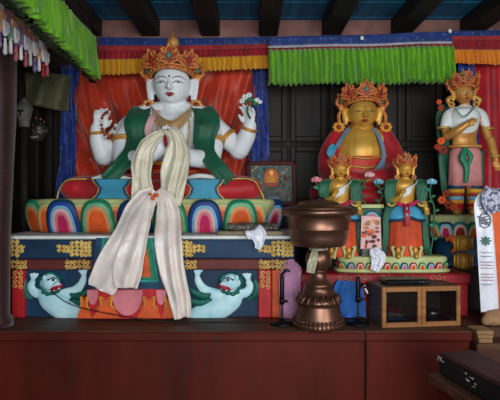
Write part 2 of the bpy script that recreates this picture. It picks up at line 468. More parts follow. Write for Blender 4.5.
def lion(mx, label):
    """painted relief of a white lion with raised arms; pixel layout of the left one, mirrored by mx"""
    YL = YT + .03; k = YL / F
    X = lambda x: (281 - x) if mx else x
    P = lambda x, y, d=0: W(X(x), y, YL - d)
    b = MB('lion_white')
    def limb(pts, rr, d=.0): b.curve([P(x, y, d) for x, y in pts], [q * k for q in rr], seg=12, flat=.5, axis=(0, 1, 0), sub=4)
    limb([(44, 290), (50, 300), (62, 309), (78, 313), (90, 316)], [7, 11, 11, 9.5, 7])
    limb([(45, 293), (36, 293), (31, 287), (33, 281)], [5, 5, 4.2, 3.2])
    limb([(52, 298), (66, 294), (76, 290), (82, 283), (84, 276)], [6, 6, 5, 4, 3])
    for bx, by, dx in ((33, 279, -1), (84, 275, 1)):
        for q in (-1, 0, 1): limb([(bx, by), (bx + 2.6 * q - dx, by - 4), (bx + 4.2 * q + 1.2 * -dx, by - 6 + abs(q))], [2.4, 2, 1.3], .008)
    b.ell(P(50, 282, .02), (8.5 * k, 6 * k, 8.5 * k)); b.ell(P(56, 285, .026), (6 * k, 5 * k, 5 * k))
    b.ell(P(43, 283, .024), (3 * k, 2 * k, 4 * k))
    o = b.build('lion_relief', th, remesh=.006, sm=3); o['label'] = label
    g = MB('mane_green')
    rnd = random.Random(3)
    for q in range(13):
        a = lerp(-.55, PI + .75, q / 12)
        cx, cy = 50 - 8 * math.cos(a) * (1), 283 - 8.6 * math.sin(a)
        ex, ey = 50 - 12.5 * math.cos(a), 283 - 11 * math.sin(a)
        if 290 > cy > 282 and cx > 52: continue
        g.tube([P(cx, cy, .012), P((cx + ex) / 2 + 1, (cy + ey) / 2, .02), P(ex, ey, .008)], [2.8 * k, 2.6 * k, 1. * k], seg=8, flat=.7, axis=(0, 1, 0))
    for cx, cy in ((44, 292), (48, 294), (53, 293), (57, 291)):
        g.ell(P(cx, cy, .026), (3 * k, 2.4 * k, 2.4 * k))
    g.build('mane', o, remesh=.005, sm=2)
    for pts in (((26, 280), (24, 288), (27, 296), (33, 299)), ((68, 292), (76, 296), (86, 293), (92, 288)), ((72, 300), (80, 303), (90, 301))):
        g = MB('mane_green'); g.curve([P(x, y, .012) for x, y in pts], [1.5 * k, 3.6 * k, 3.2 * k, 1 * k][:len(pts)], seg=8, flat=.5, axis=(0, 1, 0)); g.build('hair_tuft', o)
    g = MB('lip'); g.tube([P(51.5, 289.5, .05), P(56, 288, .06), P(61, 285, .054)], [1.4 * k, 3 * k, 2.2 * k], seg=8); g.build('mouth', o)
    g = MB('lion_white'); g.ell(P(57.5, 283.6, .056), (4.4 * k, 3 * k, 2.4 * k), 12, 8); g.build('muzzle', o); g = MB('lion_white'); g.ell(P(44.5, 278, .05), (2.2 * k, 1.6 * k, 3 * k), 10, 8); g.build('ear', o)
    g = MB('white_paint'); g.tube([P(53.5, 286, .07), P(60.5, 283.4, .066)], [.9 * k, .9 * k], seg=6); g.tube([P(54, 290.5, .068), P(59.5, 288.2, .066)], [.7 * k, .7 * k], seg=6); g.build('teeth', o)
    g = MB('ink')
    g.ell(P(53, 280, .06), (1.3 * k, 1.2 * k, 1.2 * k)); g.tube([P(49, 279.5, .06), P(52.5, 277.3, .06), P(56, 278.6, .056)], .6 * k, seg=6); g.ell(P(61, 282.6, .072), (1.4 * k, 1 * k, 1 * k)); g.ell(P(48, 279.8, .06), (1 * k, 1 * k, .9 * k)); g.build('eye', o)
    return o
lion(False, 'white lion with green mane facing right, left of the hanging drape')
lion(True, 'white lion with green mane facing left, right of the hanging drape')

# painted drape panel hanging over the throne's middle
YD = YT - .085
def quad(mb, pts, Y, t, bev=.003): mb.prism([(W(x, y, Y).x, W(x, y, Y).z) for x, y in pts], Y, Y + t, bev)
mb = MB('red_paint'); quad(mb, ((80, 319), (88, 289), (166, 289), (170, 319)), YD, .15); dp = mb.build('drape_panel', th)
dp['label'] = 'painted drape carved on the throne front, red hem with pink scallops'
for m_, x0, x1, y1, dd in (('navy', 90, 165, 289.5, .0), ('turquoise', 96, 159, 282.5, .006), ('green_paint', 99, 156, 280, .01), ('orange_paint', 103, 151, 277, .016), ('pea_green', 110, 142, 271, .022)):
    mb = MB(m_); quad(mb, ((x0 + 6, 238), (x0, y1), (x1, y1), (x1 - 6, 238)), YD - dd, .05 if dd else .13); mb.build('border_stripe' if dd else 'drape_ground', dp)
def scallop(cx, w, h, y0, m_, d, name):
    mb = MB(m_); n = 14
    pts = [(cx - w, y0)] + [(cx - w * math.cos(PI * q / n), y0 + 3 + h * math.sin(PI * q / n)) for q in range(n + 1)] + [(cx + w, y0)]
    quad(mb, pts, YD - d, .04); mb.build(name, dp)
scallop(127, 15.5, 23, 290, 'pink', .012, 'pink_scallop'); scallop(92.5, 5.5, 12, 290, 'pink', .012, 'pink_scallop'); scallop(161, 5, 12, 290, 'pink', .012, 'pink_scallop')
for cx, w in ((106, 11), (149, 10), (84, 6), (168, 5)):
    mb = MB('orange_paint')
    quad(mb, ((cx - w * .5, 296), (cx - w * .2, 300), (cx + w * .3, 299), (cx + w * .6, 295), (cx + w * .5, 304), (cx + w * .9, 311), (cx + w * 1.3, 318.5), (cx - w * 1.3, 318.5), (cx - w * .8, 311), (cx - w * .4, 305)), YD - .008, .05, .004)
    mb.m('val_yellow')
    for s_ in (-1, 1):
        mb.curve([W(cx + s_ * w * .9, 309, YD - .012), W(cx + s_ * w * .45, 305, YD - .016), W(cx + s_ * w * .55, 297, YD - .016), W(cx + s_ * w * .15, 299, YD - .014)], [.003, .007, .006, .002], seg=6, sub=4)
    mb.build('flame_motif', dp)

# ================================================================ lotus pedestals
def petal(c, out, up, w, h, mats, lean=.35, belly=.16):
    """one painted lotus petal: nested arches, curved out in relief. out: horizontal outward unit vector"""
    mb = MB(mats[0]); out = Vector(out).normalized(); tan = Vector((-out.y, out.x, 0)); upv = Vector((0, 0, 1)); n = 16
    def P(u, v, d):
        t = max(0, v / h)
        return Vector(c) + tan * u + upv * v + out * (d + belly * h * math.sin(t * PI * .8) + lean * h * t * t - abs(u / w) ** 2 * .12 * w)
    R = []
    K = len(mats)
    for k in range(K + 1):
        q = 1 - k / (K + .55) * .92
        a, hh = w / 2 * q, h * (1 - k / (K + .6) * .62)
        d = .012 * h * 0 + .0 + .05 * w * math.sin(min(1, (k + .3) / 2) * PI / 2)
        R.append([P(a * -math.copysign(abs(math.cos(PI * i / n)) ** .7, math.cos(PI * i / n)), hh * math.sin(PI * i / n) ** .8 if 0 < i < n else 0, d) for i in range(n + 1)])
    back = [p - out * .05 * w - out * .02 for p in R[0]]
    V = [[mb.v(p) for p in r] for r in [back] + R]
    for k, (a, b) in enumerate(zip(V, V[1:])):
        mb.m(mats[min(max(k - 1, 0), K - 1)])
        for i in range(n): mb.f([a[i], a[i + 1], b[i + 1], b[i]])
    mb.m(mats[-1]); mb.f(V[-1]); mb.m(mats[0]); mb.f(V[0][::-1])
    for a, b in zip(V, V[1:]): mb.f([a[0], b[0], b[-1], a[-1]]) if a is V[0] else None
    mb.f([r[0] for r in V] + [r[-1] for r in V[::-1]])
    return mb
def sup(a, rx, ry, n): 
    c, s_ = math.cos(a), math.sin(a)
    return (rx * math.copysign(abs(c) ** (2 / n), c), ry * math.copysign(abs(s_) ** (2 / n), s_))
def arc_front(rx, ry, n, a0=PI, a1=2 * PI, N=600):
    pts = [sup(lerp(a0, a1, i / N), rx, ry, n) for i in range(N + 1)]
    L = [0]
    for p, q in zip(pts, pts[1:]): L.append(L[-1] + math.dist(p, q))
    return pts, L
G_ = ['green_paint', 'green_pale', 'orange_pale', 'orange_paint', 'orange_paint']
B_ = ['navy', 'royal', 'sky_blue', 'pink_pale', 'pink', 'magenta']
T_ = ['turquoise', 'green_pale', 'navy', 'orange_pale', 'orange_paint']
# big pedestal of the white figure
ZT = 1.271; LC = Vector((-.7, 3.82, ZT)); RX, RY, SN = .89, .37, 4
lp = thing('lotus_pedestal', LC, 'large oval lotus pedestal of rainbow petals beneath the white figure', 'pedestal')
mb = MB('pea_green')
prof = ((.93, 0), (.92, .03), (.94, .1), (.985, .17), (1.0, .21), (.985, .232), (.9, .238))
mb.rings([[LC + Vector((*[q * s_ for q in sup(2 * PI * i / 64, RX, RY, SN)], z)) for i in range(64)] for s_, z in prof]); mb.build('lotus_core', lp)
pts, L = arc_front(RX * .955, RY * .955, SN, PI - .35, 2 * PI + .35)
def place_petal(px):
    best = min(range(2, len(pts) - 2), key=lambda i: abs(250 + F * (LC.x + pts[i][0]) / (LC.y + pts[i][1]) - px) + (5 if pts[i][1] > -.02 else 0))
    tx, ty = pts[best + 1][0] - pts[best - 1][0], pts[best + 1][1] - pts[best - 1][1]
    return LC + Vector((pts[best][0], pts[best][1], .003)), (Vector((ty, -tx, 0)).normalized() + Vector((0, -.9, 0))).normalized()
big = (32, 65, 99.5, 134, 170, 205.5, 240, 270)
for q, px in enumerate(big):
    c, out = place_petal(px); petal(c, out, 1, .25, .232, (G_, B_)[q % 2], lean=.16).build('petal', lp)
for px in [(a + b) / 2 for a, b in zip(big, big[1:])]:
    c, out = place_petal(px); petal(c - out * .014, out, 1, .16, .21, ['pea_green', 'orange_pale', 'orange_paint', 'orange_paint'], lean=.12).build('petal', lp)
for i, m_ in ((4, T_), (45, B_), (len(pts) - 46, T_), (len(pts) - 5, G_)):
    if abs(pts[i][0]) > .8 and pts[i][1] > .0:
        sg = -1 if pts[i][0] < 0 else 1
        petal(LC + Vector((pts[i][0], pts[i][1], .003)), (sg, .1, 0), 1, .22, .232, m_, lean=.16).build('petal', lp)

# ================================================================ anatomy helpers
def hand(mb, w, d, n, s_, curl=.5, side=1, spread=.12, thumb=1.):
    """palm, four unequal jointed fingers and a thumb. w wrist, d direction, n palm normal"""
    w, d, n = Vector(w), Vector(d).normalized(), Vector(n)
    n = (n - d * n.dot(d)).normalized(); a = d.cross(n) * side
    mb.tube([w - d * .08 * s_, w + d * .2 * s_, w + d * .46 * s_], [.15 * s_, .22 * s_, .24 * s_], seg=12, flat=.5, axis=n)
    for i, ln in enumerate((.42, .5, .46, .36)):
        q = (i - 1.5)
        p = w + d * (.44 - .03 * abs(q)) * s_ + a * q * .125 * s_
        dr = (d + a * q * spread).normalized(); P = [p]
        for j, fr in enumerate((.45, .32, .23)):
            an = curl * (.5 + .5 * j)
            dd = dr * math.cos(an) + n * math.sin(an)
            p = p + dd * ln * fr * s_; P.append(p)
        mb.tube(P, [.075 * s_, .07 * s_, .06 * s_, .046 * s_], seg=8)
    p = w + d * .12 * s_ - a * .17 * s_
    t1 = (d * .6 - a * .7 * thumb + n * .3).normalized(); t2 = (d * .9 - a * .1 + n * .35 * (1 + curl)).normalized()
    mb.tube([p, p + t1 * .2 * s_, p + t1 * .2 * s_ + t2 * .2 * s_], [.095 * s_, .08 * s_, .055 * s_], seg=8)
def head(mb, c, s_):
    """skull, jaw, nose, ears; c face centre, s_ half width"""
    c = Vector(c); V = lambda x, y, z: c + Vector((x, y, z)) * s_
    mb.ell(c, (s_, s_ * 1.02, s_ * 1.08), 24, 16); mb.ell(V(0, -.24, -.45), (.78 * s_, .7 * s_, .6 * s_), 20, 12)
    mb.ell(V(0, -.5, -.85), (.3 * s_, .26 * s_, .2 * s_))
    mb.curve([V(0, -.9, .18), V(0, -1.03, -.1), V(0, -1.13, -.34), V(0, -1.0, -.42)], [.07 * s_, .085 * s_, .14 * s_, .1 * s_], seg=8, sub=3)
    for x in (-1, 1):
        mb.ell(V(.11 * x, -1.0, -.37), (.09 * s_, .1 * s_, .07 * s_))
        mb.curve([V(.98 * x, .0, .3), V(1.16 * x, -.04, .12), V(1.15 * x, -.06, -.3), V(1.1 * x, -.08, -.8)], [.14 * s_, .23 * s_, .22 * s_, .19 * s_], seg=10, flat=.45, axis=(.25, 1, 0), sub=4)
def fsurf(x, z):
    a = 1 - x * x - (z / 1.08) ** 2; y1 = -1.02 * math.sqrt(max(a, .02))
    b = 1 - (x / .78) ** 2 - ((z + .45) / .6) ** 2
    return min(y1, -.24 - .7 * math.sqrt(b)) if b > 0 else y1
def face(body, c, s_, ink='ink', lip='lip', hair=True, dot=True, eye='white_paint', brow='brow', sf=0):
    c = Vector(c); V = lambda x, z, d=.0: c + Vector((x, fsurf(x, z - .11) - d, z - .11)) * s_
    for x in (-1, 1):
        mb = MB(eye)
        mb.tube([V(x * q, .0 - .02 * abs(q - .42) * 6 + .02, -.0) for q in (.2, .3, .42, .54, .66)], [.015 * s_, .035 * s_, .05 * s_, .035 * s_, .01 * s_], seg=8)
        e = mb.build('eye', body)
        mb = MB(ink); mb.ell(V(x * .42, .0, .03), (.06 * s_, .03 * s_, .035 * s_), 10, 6)
        mb.curve([V(x * .16, -.05, .015), V(x * .3, .05, .03), V(x * .45, .055, .03), V(x * .7, .0, .015)], [.012 * s_, .022 * s_, .026 * s_, .012 * s_], seg=6, sub=4)
        mb.build('eyelid', e)
        mb = MB(brow); mb.curve([V(x * .14, .2, .01), V(x * .34, .3, .01), V(x * .56, .3, .01), V(x * .76, .18, .01)], [.016 * s_, .022 * s_, .02 * s_, .008 * s_], seg=6, sub=4); mb.build('eyebrow', body)
    mb = MB(lip)
    mb.curve([V(-.24, -.56, .01), V(-.1, -.525, .05), V(0, -.545, .055), V(.1, -.525, .05), V(.24, -.56, .01)], [.015 * s_, .05 * s_, .045 * s_, .05 * s_, .015 * s_], seg=8, sub=3)
    mb.curve([V(-.18, -.6, .01), V(0, -.635, .05), V(.18, -.6, .01)], [.015 * s_, .06 * s_, .015 * s_], seg=8, sub=3)
    mb.build('lips', body)
    if dot: mb = MB(ink); mb.ell(V(0, .3, .01), .05 * s_, 10, 6); mb.build('forehead_dot', body)
    if hair:
        mb = MB('hair'); h = c + Vector((0, .22, .25)) * s_
        mb.ell(h, (1.06 * s_, 1.06 * s_, 1.06 * s_), 24, 16)
        for x in (-1, 1): mb.curve([c + Vector((x * .97, .15, .1)) * s_, c + Vector((x * .98, .2, -.5)) * s_, c + Vector((x * 1.05, .22, -1.1)) * s_], [.12 * s_, .14 * s_, .12 * s_], seg=8)
        mb.build('hair', body)
def crown(body, c, s_, hgt=1., knot=True, m1='crown_gold', m2='crown_red', tilt=0.):
    """ring with five pierced leaf lobes, gems and side rosettes; c face centre, s_ half width"""
    c = Vector(c)
    mb = MB(m1); zr = .62; R = 1.1
    ang = [(-PI / 2) + a for a in [lerp(-1.75, 1.75, i / 28) for i in range(29)]]
    drop = lambda a: -.34 * (1 - math.cos(a + PI / 2))
    ring = lambda dz, k=1.: [c + Vector((R * k * math.cos(a), R * k * math.sin(a) , zr + dz + drop(a))) * s_ for a in ang]
    mb.tube(ring(0), .085 * s_, seg=8); mb.tube(ring(.16, 1.02), .06 * s_, seg=8)
    for p in ring(.08, 1.06)[::2]: mb.ell(p, .07 * s_, 8, 6)
    cr = mb.build('crown', body)
    for a in (-1.62, -.86, 0, .86, 1.62):
        A = a - PI / 2; side = abs(a) > 1.2
        H = hgt * (.74 if side else .9) * s_; Wd = .92 * s_ * (1.0 if a == 0 else .95)
        base = c + Vector((R * 1.0 * math.cos(A), R * 1.0 * math.sin(A), zr + .2 + drop(A))) * s_
        Af = a * .55 - PI / 2; out = Vector((math.cos(Af), math.sin(Af), 0)); tl = .12 + .1 * abs(a)
        nrm = (out * math.cos(tl) - Vector((0, 0, 1)) * math.sin(tl)).normalized(); up = (out * math.sin(tl) + Vector((0, 0, 1)) * math.cos(tl)).normalized(); tan = up.cross(nrm)
        rl = Matrix.Rotation(-.26 * a, 3, nrm) if a else None
        if rl: up = rl @ up; tan = rl @ tan
        T = Matrix(((tan.x, -nrm.x, up.x, base.x), (tan.y, -nrm.y, up.y, base.y), (tan.z, -nrm.z, up.z, base.z), (0, 0, 0, 1)))
        mb = MB(m2); mb.T = T
        out_ = [(-.3, 0), (-.52, .16), (-.42, .32), (-.56, .46), (-.4, .62), (-.26, .7), (-.16, .9), (0, 1.06), (.16, .9), (.26, .7), (.4, .62), (.56, .46), (.42, .32), (.52, .16), (.3, 0)]
        mb.prism([(x * Wd, z * H) for x, z in out_], -.04 * s_, .04 * s_, .02 * s_)
        mb.m(m1); y = -.06 * s_
        P = lambda x, z: (x * Wd, y, z * H); t = .055 * s_
        for sg in (-1, 1):
            mb.curve([P(sg * .12, .04), P(sg * .48, .16), P(sg * .36, .34), P(sg * .16, .26)], [t, t * 1.1, t, t * .7], seg=6, sub=4)
            mb.curve([P(sg * .3, .36), P(sg * .54, .5), P(sg * .34, .66), P(sg * .18, .54)], [t, t * 1.1, t, t * .7], seg=6, sub=4)
            mb.curve([P(sg * .18, .68), P(sg * .14, .88), P(0, 1.06)], [t, t, t * .8], seg=6, sub=3)
        mb.ell((0, -.02 * s_, 1.1 * H), .11 * s_, 8, 6)
        for sg in (-1, 1):
            mb.ell((sg * .58 * Wd, -.02 * s_, .47 * H), .08 * s_, 8, 6); mb.ell((sg * .36 * Wd, -.02 * s_, .8 * H), .09 * s_, 8, 6); mb.curve([P(sg * .5, .12), P(sg * .66, .26), P(sg * .5, .36)], [t * .8, t, t * .6], seg=6, sub=3)
            mb.curve([P(sg * .26, .7), P(sg * .44, .8), P(sg * .3, .94), P(sg * .2, .86)], [t, t, t * .8, t * .5], seg=6, sub=3)
        lb = mb.build('crown_lobe', cr)
        mb = MB('gem_green' if a in (0, -1.62, 1.62) else 'coral'); mb.T = T; mb.ell((0, -.07 * s_, .46 * H), (.13 * s_, .08 * s_, .15 * s_), 10, 8)
        me = mb.build('gem', cr)
    for x in (-1, 1):                                    # rosettes at the ends of the band
        mb = MB(m1); p = c + Vector((x * 1.3, .0, .3)) * s_
        mb.ell(p, (.2 * s_, .12 * s_, .26 * s_), 10, 8); mb.curve([p, p + Vector((x * .3, .02, .25)) * s_, p + Vector((x * .18, 0, .6)) * s_], [.1 * s_, .12 * s_, .05 * s_], seg=7, sub=3)
        mb.build('side_rosette', cr)
    if knot:
        mb = MB('gold_old'); t = c + Vector((0, .1, 0)) * s_
        mb.lathe([(.02, 0), (.5 * s_, 0), (.42 * s_, .55 * s_), (.3 * s_, .75 * s_), (.22 * s_, .8 * s_), (.34 * s_, 1.0 * s_), (.3 * s_, 1.22 * s_), (.1 * s_, 1.36 * s_), (.02 * s_, 1.6 * s_), (.001, 1.62 * s_)], t + Vector((0, 0, 1.12 * s_)), seg=20)
        mb.build('topknot', body)
    return cr
def earring(body, c, s_, x, m1='gold_old'):
    mb = MB(m1); p = Vector(c) + Vector((x * 1.22, -.1, -1.08)) * s_
    for k in range(8): a = 2 * PI * k / 8; mb.ell(p + Vector((.24 * math.cos(a), 0, .2 * math.sin(a))) * s_, (.13 * s_, .07 * s_, .12 * s_), 8, 6)
    e = mb.build('earring', body); mb = MB('coral'); mb.ell(p + Vector((0, -.05, 0)) * s_, (.15 * s_, .08 * s_, .14 * s_), 10, 6); mb.build('gem', e)
# ================================================================ the white four-armed figure
YB = 3.85; kB = YB / F
fig = thing('seated_statue', (W(172, 0, YB).x, YB, 1.509), 'large white four-armed seated statue in green shawl and gold crown', 'statue')
hc = W(172.5, 84.5, YB - .04); hs = 19.3 * (YB - .04) / F
b = MB('skin_white'); head(b, hc, hs)
w = lambda x, y, d=0: W(x, y, YB - d)
b.curve([w(172, 96, .0), w(172, 106, .0), w(172, 116, .0)], [12 * kB, 11.5 * kB, 15 * kB], seg=16)
b.curve([w(172, 190), w(172, 172), w(172, 155), w(172, 138), w(172, 122), w(172, 111)], [26 * kB, 23 * kB, 22.5 * kB, 28 * kB, 31 * kB, 18 * kB], seg=20, flat=.62, axis=(0, 1, 0))
for x in (-1, 1): b.curve([w(172 + x * 8, 113), w(172 + x * 24, 114), w(172 + x * 36, 122)], [11 * kB, 11 * kB, 12 * kB], seg=12)
# raised rear arms
b.curve([w(137, 121, -.02), w(119, 136, -.03), w(104, 154, .0)], [11.5 * kB, 10.5 * kB, 9.5 * kB], seg=14)
b.curve([w(104, 156, .0), w(99, 142, .03), w(97, 129, .06)], [10 * kB, 9 * kB, 6.8 * kB], seg=14)
hand(b, w(98, 129, .06), (.3, -.25, 1), (.6, -1, -.1), 28 * kB, .75, -1)
b.curve([w(207, 121, -.02), w(223, 135, -.03), w(239, 149, .0)], [11.5 * kB, 10.5 * kB, 9.5 * kB], seg=14)
b.curve([w(239, 150, .0), w(246, 138, .03), w(250, 126, .06)], [10 * kB, 9 * kB, 6.8 * kB], seg=14)
hand(b, w(250, 126, .06), (-.05, -.25, 1), (-.6, -1, -.1), 27 * kB, .8, 1)
# front arms whose hands meet at the chest
b.curve([w(137, 122, .03), w(125, 142, .06), w(123, 158, .12)], [12 * kB, 11 * kB, 10 * kB], seg=14)
b.curve([w(123, 160, .12), w(143, 158, .26), w(160, 150, .32)], [10 * kB, 8.5 * kB, 6.5 * kB], seg=14)
b.curve([w(207, 122, .03), w(212, 142, .06), w(211, 157, .12)], [12 * kB, 11 * kB, 10 * kB], seg=14)
b.curve([w(211, 159, .12), w(192, 158, .26), w(175, 151, .32)], [10 * kB, 8.5 * kB, 6.5 * kB], seg=14)
hand(b, w(159, 152, .32), (.22, -.2, 1), (1, -.4, -.2), 27 * kB, .12, -1, .04)
hand(b, w(176, 152, .32), (-.22, -.2, 1), (-1, -.4, -.2), 27 * kB, .12, 1, .04)
body = b.build('body', fig, remesh=.0085, sm=3)
face(body, hc, hs); crown(body, hc, hs, .88)
for x in (-1, 1): earring(body, hc, hs, x)
# crossed legs under a red robe
YL = 3.66; l = lambda x, y, d=0: W(x, y, YL - d)
mb = MB('robe_red')
mb.curve([l(172, 187, -.1), l(120, 187, -.06), l(76, 188.5, -.02)], [15 * kB, 12.5 * kB, 11.5 * kB], seg=18, flat=1.25, axis=(0, 1, 0))
mb.curve([l(172, 187, -.1), l(224, 187, -.06), l(248, 188.5, -.02)], [15 * kB, 12.5 * kB, 11.5 * kB], seg=18, flat=1.25, axis=(0, 1, 0))
mb.curve([l(72, 189.5, .0), l(120, 190, .04), l(172, 190.5, .05), l(214, 190, .04), l(250, 189.5, .0)], [10 * kB, 9.5 * kB, 9.5 * kB, 9.5 * kB, 10 * kB], seg=18)
robe = mb.build('robe', fig, remesh=.012, sm=4)
for pts in (((216, 181), (240, 178.5), (254, 181), (260, 190), (264, 199)), ((57, 199), (60, 188), (68, 180), (86, 179))):
    mb = MB('gold_leaf'); mb.curve([l(x, y, .085 if 62 < x < 256 else .045) for x, y in pts], [.006] * len(pts), seg=6); mb.build('hem_trim', robe)
for cx in (112, 204):
    pn = [(-20, 179), (20, 179), (17, 184), (13, 188), (15, 194), (20, 199), (-20, 199), (-15, 194), (-13, 188), (-17, 184)]
    for nm, m_, sc_, d in (('sash_border', 'gold_leaf', 1.05, .13), ('sash_edging', 'navy', .98, .137), ('sash_panel', 'teal', .8, .145)):
        mb = MB(m_); mb.prism([(l(cx + x * sc_, y, d).x, l(cx, 189 + (y - 189) * (1 if sc_ > .9 else .98), d).z) for x, y in pn], YL - d, YL - .02, .004); mb.build(nm, robe)
    mb = MB('white_paint'); mb.curve([l(cx - 19, 178.5, .05), l(cx - 6, 176, .07), l(cx + 8, 177, .07), l(cx + 19, 178.5, .05)], [.012, .018, .016, .008], seg=8); mb.build('cloth_fold', robe)
# waist sash
for y, m_ in ((164, 'val_yellow'), (168, 'lip'), (172, 'orange_paint'), (177, 'turquoise')):
    mb = MB(m_); c = w(172, y, .01)
    mb.tube([c + Vector((25.5 * kB * math.cos(2 * PI * i / 30), 16.5 * kB * math.sin(2 * PI * i / 30), 0)) for i in range(31)], 2.3 * kB, seg=8); mb.build('waist_band', fig)
# green shawl
mb = MB('green_shawl')
for x, mid in ((-1, 0), (1, 0)):
    X = lambda v: 172 + x * v
    mb.ribbon([w(X(20), 108.5, .02), w(X(31), 109, .08), w(X(35), 122, .165), w(X(35 if x < 0 else 32), 140, .175), w(X(43 if x < 0 else 36), 154, .25), w(X(54 if x < 0 else 46), 168, .3), w(X(66 if x < 0 else 58), 181, .31)],
              [11 * kB, 20 * kB, 25 * kB, 21 * kB, 15 * kB, 15 * kB, 13 * kB], .006, 2, .008, nu=10, sub=7)
mb.build('shawl', fig)
mb = MB('pink_pale')
mb.ribbon([w(158, 110, .1), w(152, 118, .17), w(148, 130, .2), w(151, 142, .22)], [5 * kB, 7 * kB, 7 * kB, 4 * kB], .003, 1, .006, nu=6)
mb.build('bodice_trim', fig)
mb = MB('silk_gold')
mb.ribbon([w(150, 108, .05), w(158, 119, .205), w(171, 127, .255), w(184, 119, .205), w(194, 108, .05)], [8 * kB, 10 * kB, 12 * kB, 10 * kB, 8 * kB], .01, 2, .005, nu=12, side=(0, -.3, 1), depth=(0, -1, 0)); mb.build('neck_cloth', fig)
mb = MB('gold_old')
mb.curve([w(156, 120, .19), w(160, 150, .2), w(172, 158, .2), w(187, 148, .2), w(189, 120, .19)], .006, seg=6); mb.build('necklace', fig)
def band(parent, p, q, r, name='armlet', m_='gold_old', n=20):
    p, q = Vector(p), Vector(q); t = (q - p).normalized(); a = t.orthogonal().normalized(); bb_ = t.cross(a)
    mb = MB(m_); mb.tube([p + (a * math.cos(2 * PI * i / n) + bb_ * math.sin(2 * PI * i / n)) * r for i in range(n + 1)], r * .16, seg=6)
    mb.tube([p + t * r * .22 + (a * math.cos(2 * PI * i / n) + bb_ * math.sin(2 * PI * i / n)) * r for i in range(n + 1)], r * .1, seg=6)
    return mb.build(name, parent)
band(body, w(97.2, 131, .057), w(99, 142, .03), 7.4 * kB, 'bracelet'); band(body, w(249.4, 128, .057), w(246, 138, .03), 7.4 * kB, 'bracelet')
band(body, w(125.6, 142, .06), w(124, 150, .09), 11.6 * kB); band(body, w(212, 141, .06), w(212, 150, .09), 11.6 * kB)
band(body, w(227.5, 139, -.02), w(223, 135, -.025), 10.6 * kB); band(body, w(114.5, 141.5, -.02), w(119, 136, -.025), 10.6 * kB)

# things held by the figure
mb = MB('lip'); mb.ell(w(167.5, 139, .36), (3.6 * kB, 3.6 * kB, 9 * kB), 14, 10)
tag(mb.build('jewel', org=w(167.5, 149, .36)), 'red oval jewel held between the joined palms of the white statue', 'jewel')
rs = thing('rosary', w(110, 128, .12), 'beaded rosary hanging from the raised hand on the left of the white statue', 'rosary')
for k in range(22):
    a = 2 * PI * k / 22
    p = w(108.5 + 7 * math.cos(a) * (1 + .2 * math.sin(a)), 125 - 13 * math.sin(a), .13 + .01 * math.cos(a))
    mb = MB('coral' if k % 5 else 'pearl'); mb.ell(p, 1.5 * kB, 8, 6); mb.build('bead', rs)
lf = thing('lotus_flower', w(248, 106, .1), 'small white lotus with green leaves held in the raised hand by the blue border', 'flower')
mb = MB('leaf_green'); mb.curve([w(250, 118, .15), w(247, 110, .17), w(250, 103, .15)], [.008, .008, .005], seg=6)
for dx, dy in ((-5, 3), (4, 5), (6, -1), (0, 6)): mb.ell(w(249 + dx, 103 - dy * .6, .16), (3.6 * kB, 2 * kB, 2.4 * kB), 10, 6)
mb.build('leaves', lf)
for dx, dy, s_ in ((-7, 1, 1), (-4, 5, 1.1), (0, 7, 1), (8, 2, .9), (11, 0, .8)):
    mb = MB('white_paint')
    for q in range(6):
        a = 2 * PI * q / 6; p = w(249 + dx + 1.8 * s_ * math.cos(a), 102 - dy - 1.5 * s_ * math.sin(a), .17)
        mb.ell(p, (1.3 * s_ * kB, 1.2 * kB, 1.2 * s_ * kB), 8, 6)
    mb.build('blossom', lf)

# ================================================================ silk offering scarves
sc1 = MB('silk_cream')
sc1.ribbon([W(163, 132, 3.46), W(154, 139, 3.44), W(146, 148, 3.44), W(142, 163, 3.43), W(142, 178, 3.41), W(143, 194, 3.38), W(143, 206, 3.355)], [.05, .09, .12, .15, .13, .15, .18], .018, 2, .003, nu=22, ph=.5)
sc1.ribbon([W(163, 132, 3.46), W(170, 131, 3.44), W(176, 140, 3.43), W(177, 155, 3.43), W(174, 172, 3.41), W(172, 190, 3.39), W(171, 206, 3.36)], [.05, .09, .12, .18, .19, .16, .13], .018, 2, .003, nu=22, ph=2)
tag(sc1.build('silk_scarf', org=W(157, 206, 3.4)), 'cream satin scarf looped over the joined hands of the white statue', 'scarf')
sc2 = MB('silk_sheer')
sc2.ribbon([W(154, 190, 3.345), W(146, 199, 3.325), W(137, 215, 3.30), W(127, 238, 3.205), W(114, 262, 3.185), W(103, 284, 3.185), W(100, 290, 3.185)], [.06, .15, .2, .2, .21, .19, .16], .011, 1.6, .003, nu=24, ph=.3)
tag(sc2.build('silk_scarf', org=W(112, 290, 3.2)), 'sheer white scarf spreading down left over the throne, its end crumpled low', 'scarf')
sc3 = MB('silk_white')
sc3.ribbon([W(153, 192, 3.33), W(145, 206, 3.30), W(139, 226, 3.22), W(132, 250, 3.165), W(127, 272, 3.16), W(126, 288, 3.16)], [.05, .1, .14, .17, .19, .15], .01, 1.5, .003, nu=22, ph=1.4)
tag(sc3.build('silk_scarf', org=W(128, 288, 3.17)), 'white scarf hanging straight down the middle onto the painted drape', 'scarf')
sc4 = MB('silk_white')
sc4.ribbon([W(158, 190, 3.345), W(165, 199, 3.32), W(168, 216, 3.30), W(168, 240, 3.2), W(172, 270, 3.18), W(179, 296, 3.18), W(183, 318, 3.18)], [.05, .12, .16, .18, .165, .14, .11], .012, 1.6, .003, nu=24, ph=2.2)
tag(sc4.build('silk_scarf', org=W(182, 317, 3.19)), 'long white scarf falling down right past the lion to the altar top', 'scarf')
mb = MB('orange_paint'); mb.ell(W(156, 195, 3.29), (.018, .012, .014)); mb.ell(W(150, 194, 3.29), (.014, .01, .01)); mb.ell(W(153, 198, 3.285), (.014, .012, .016))
tag(mb.build('silk_knot'), 'small orange thread knot where the white scarves meet', 'knot')

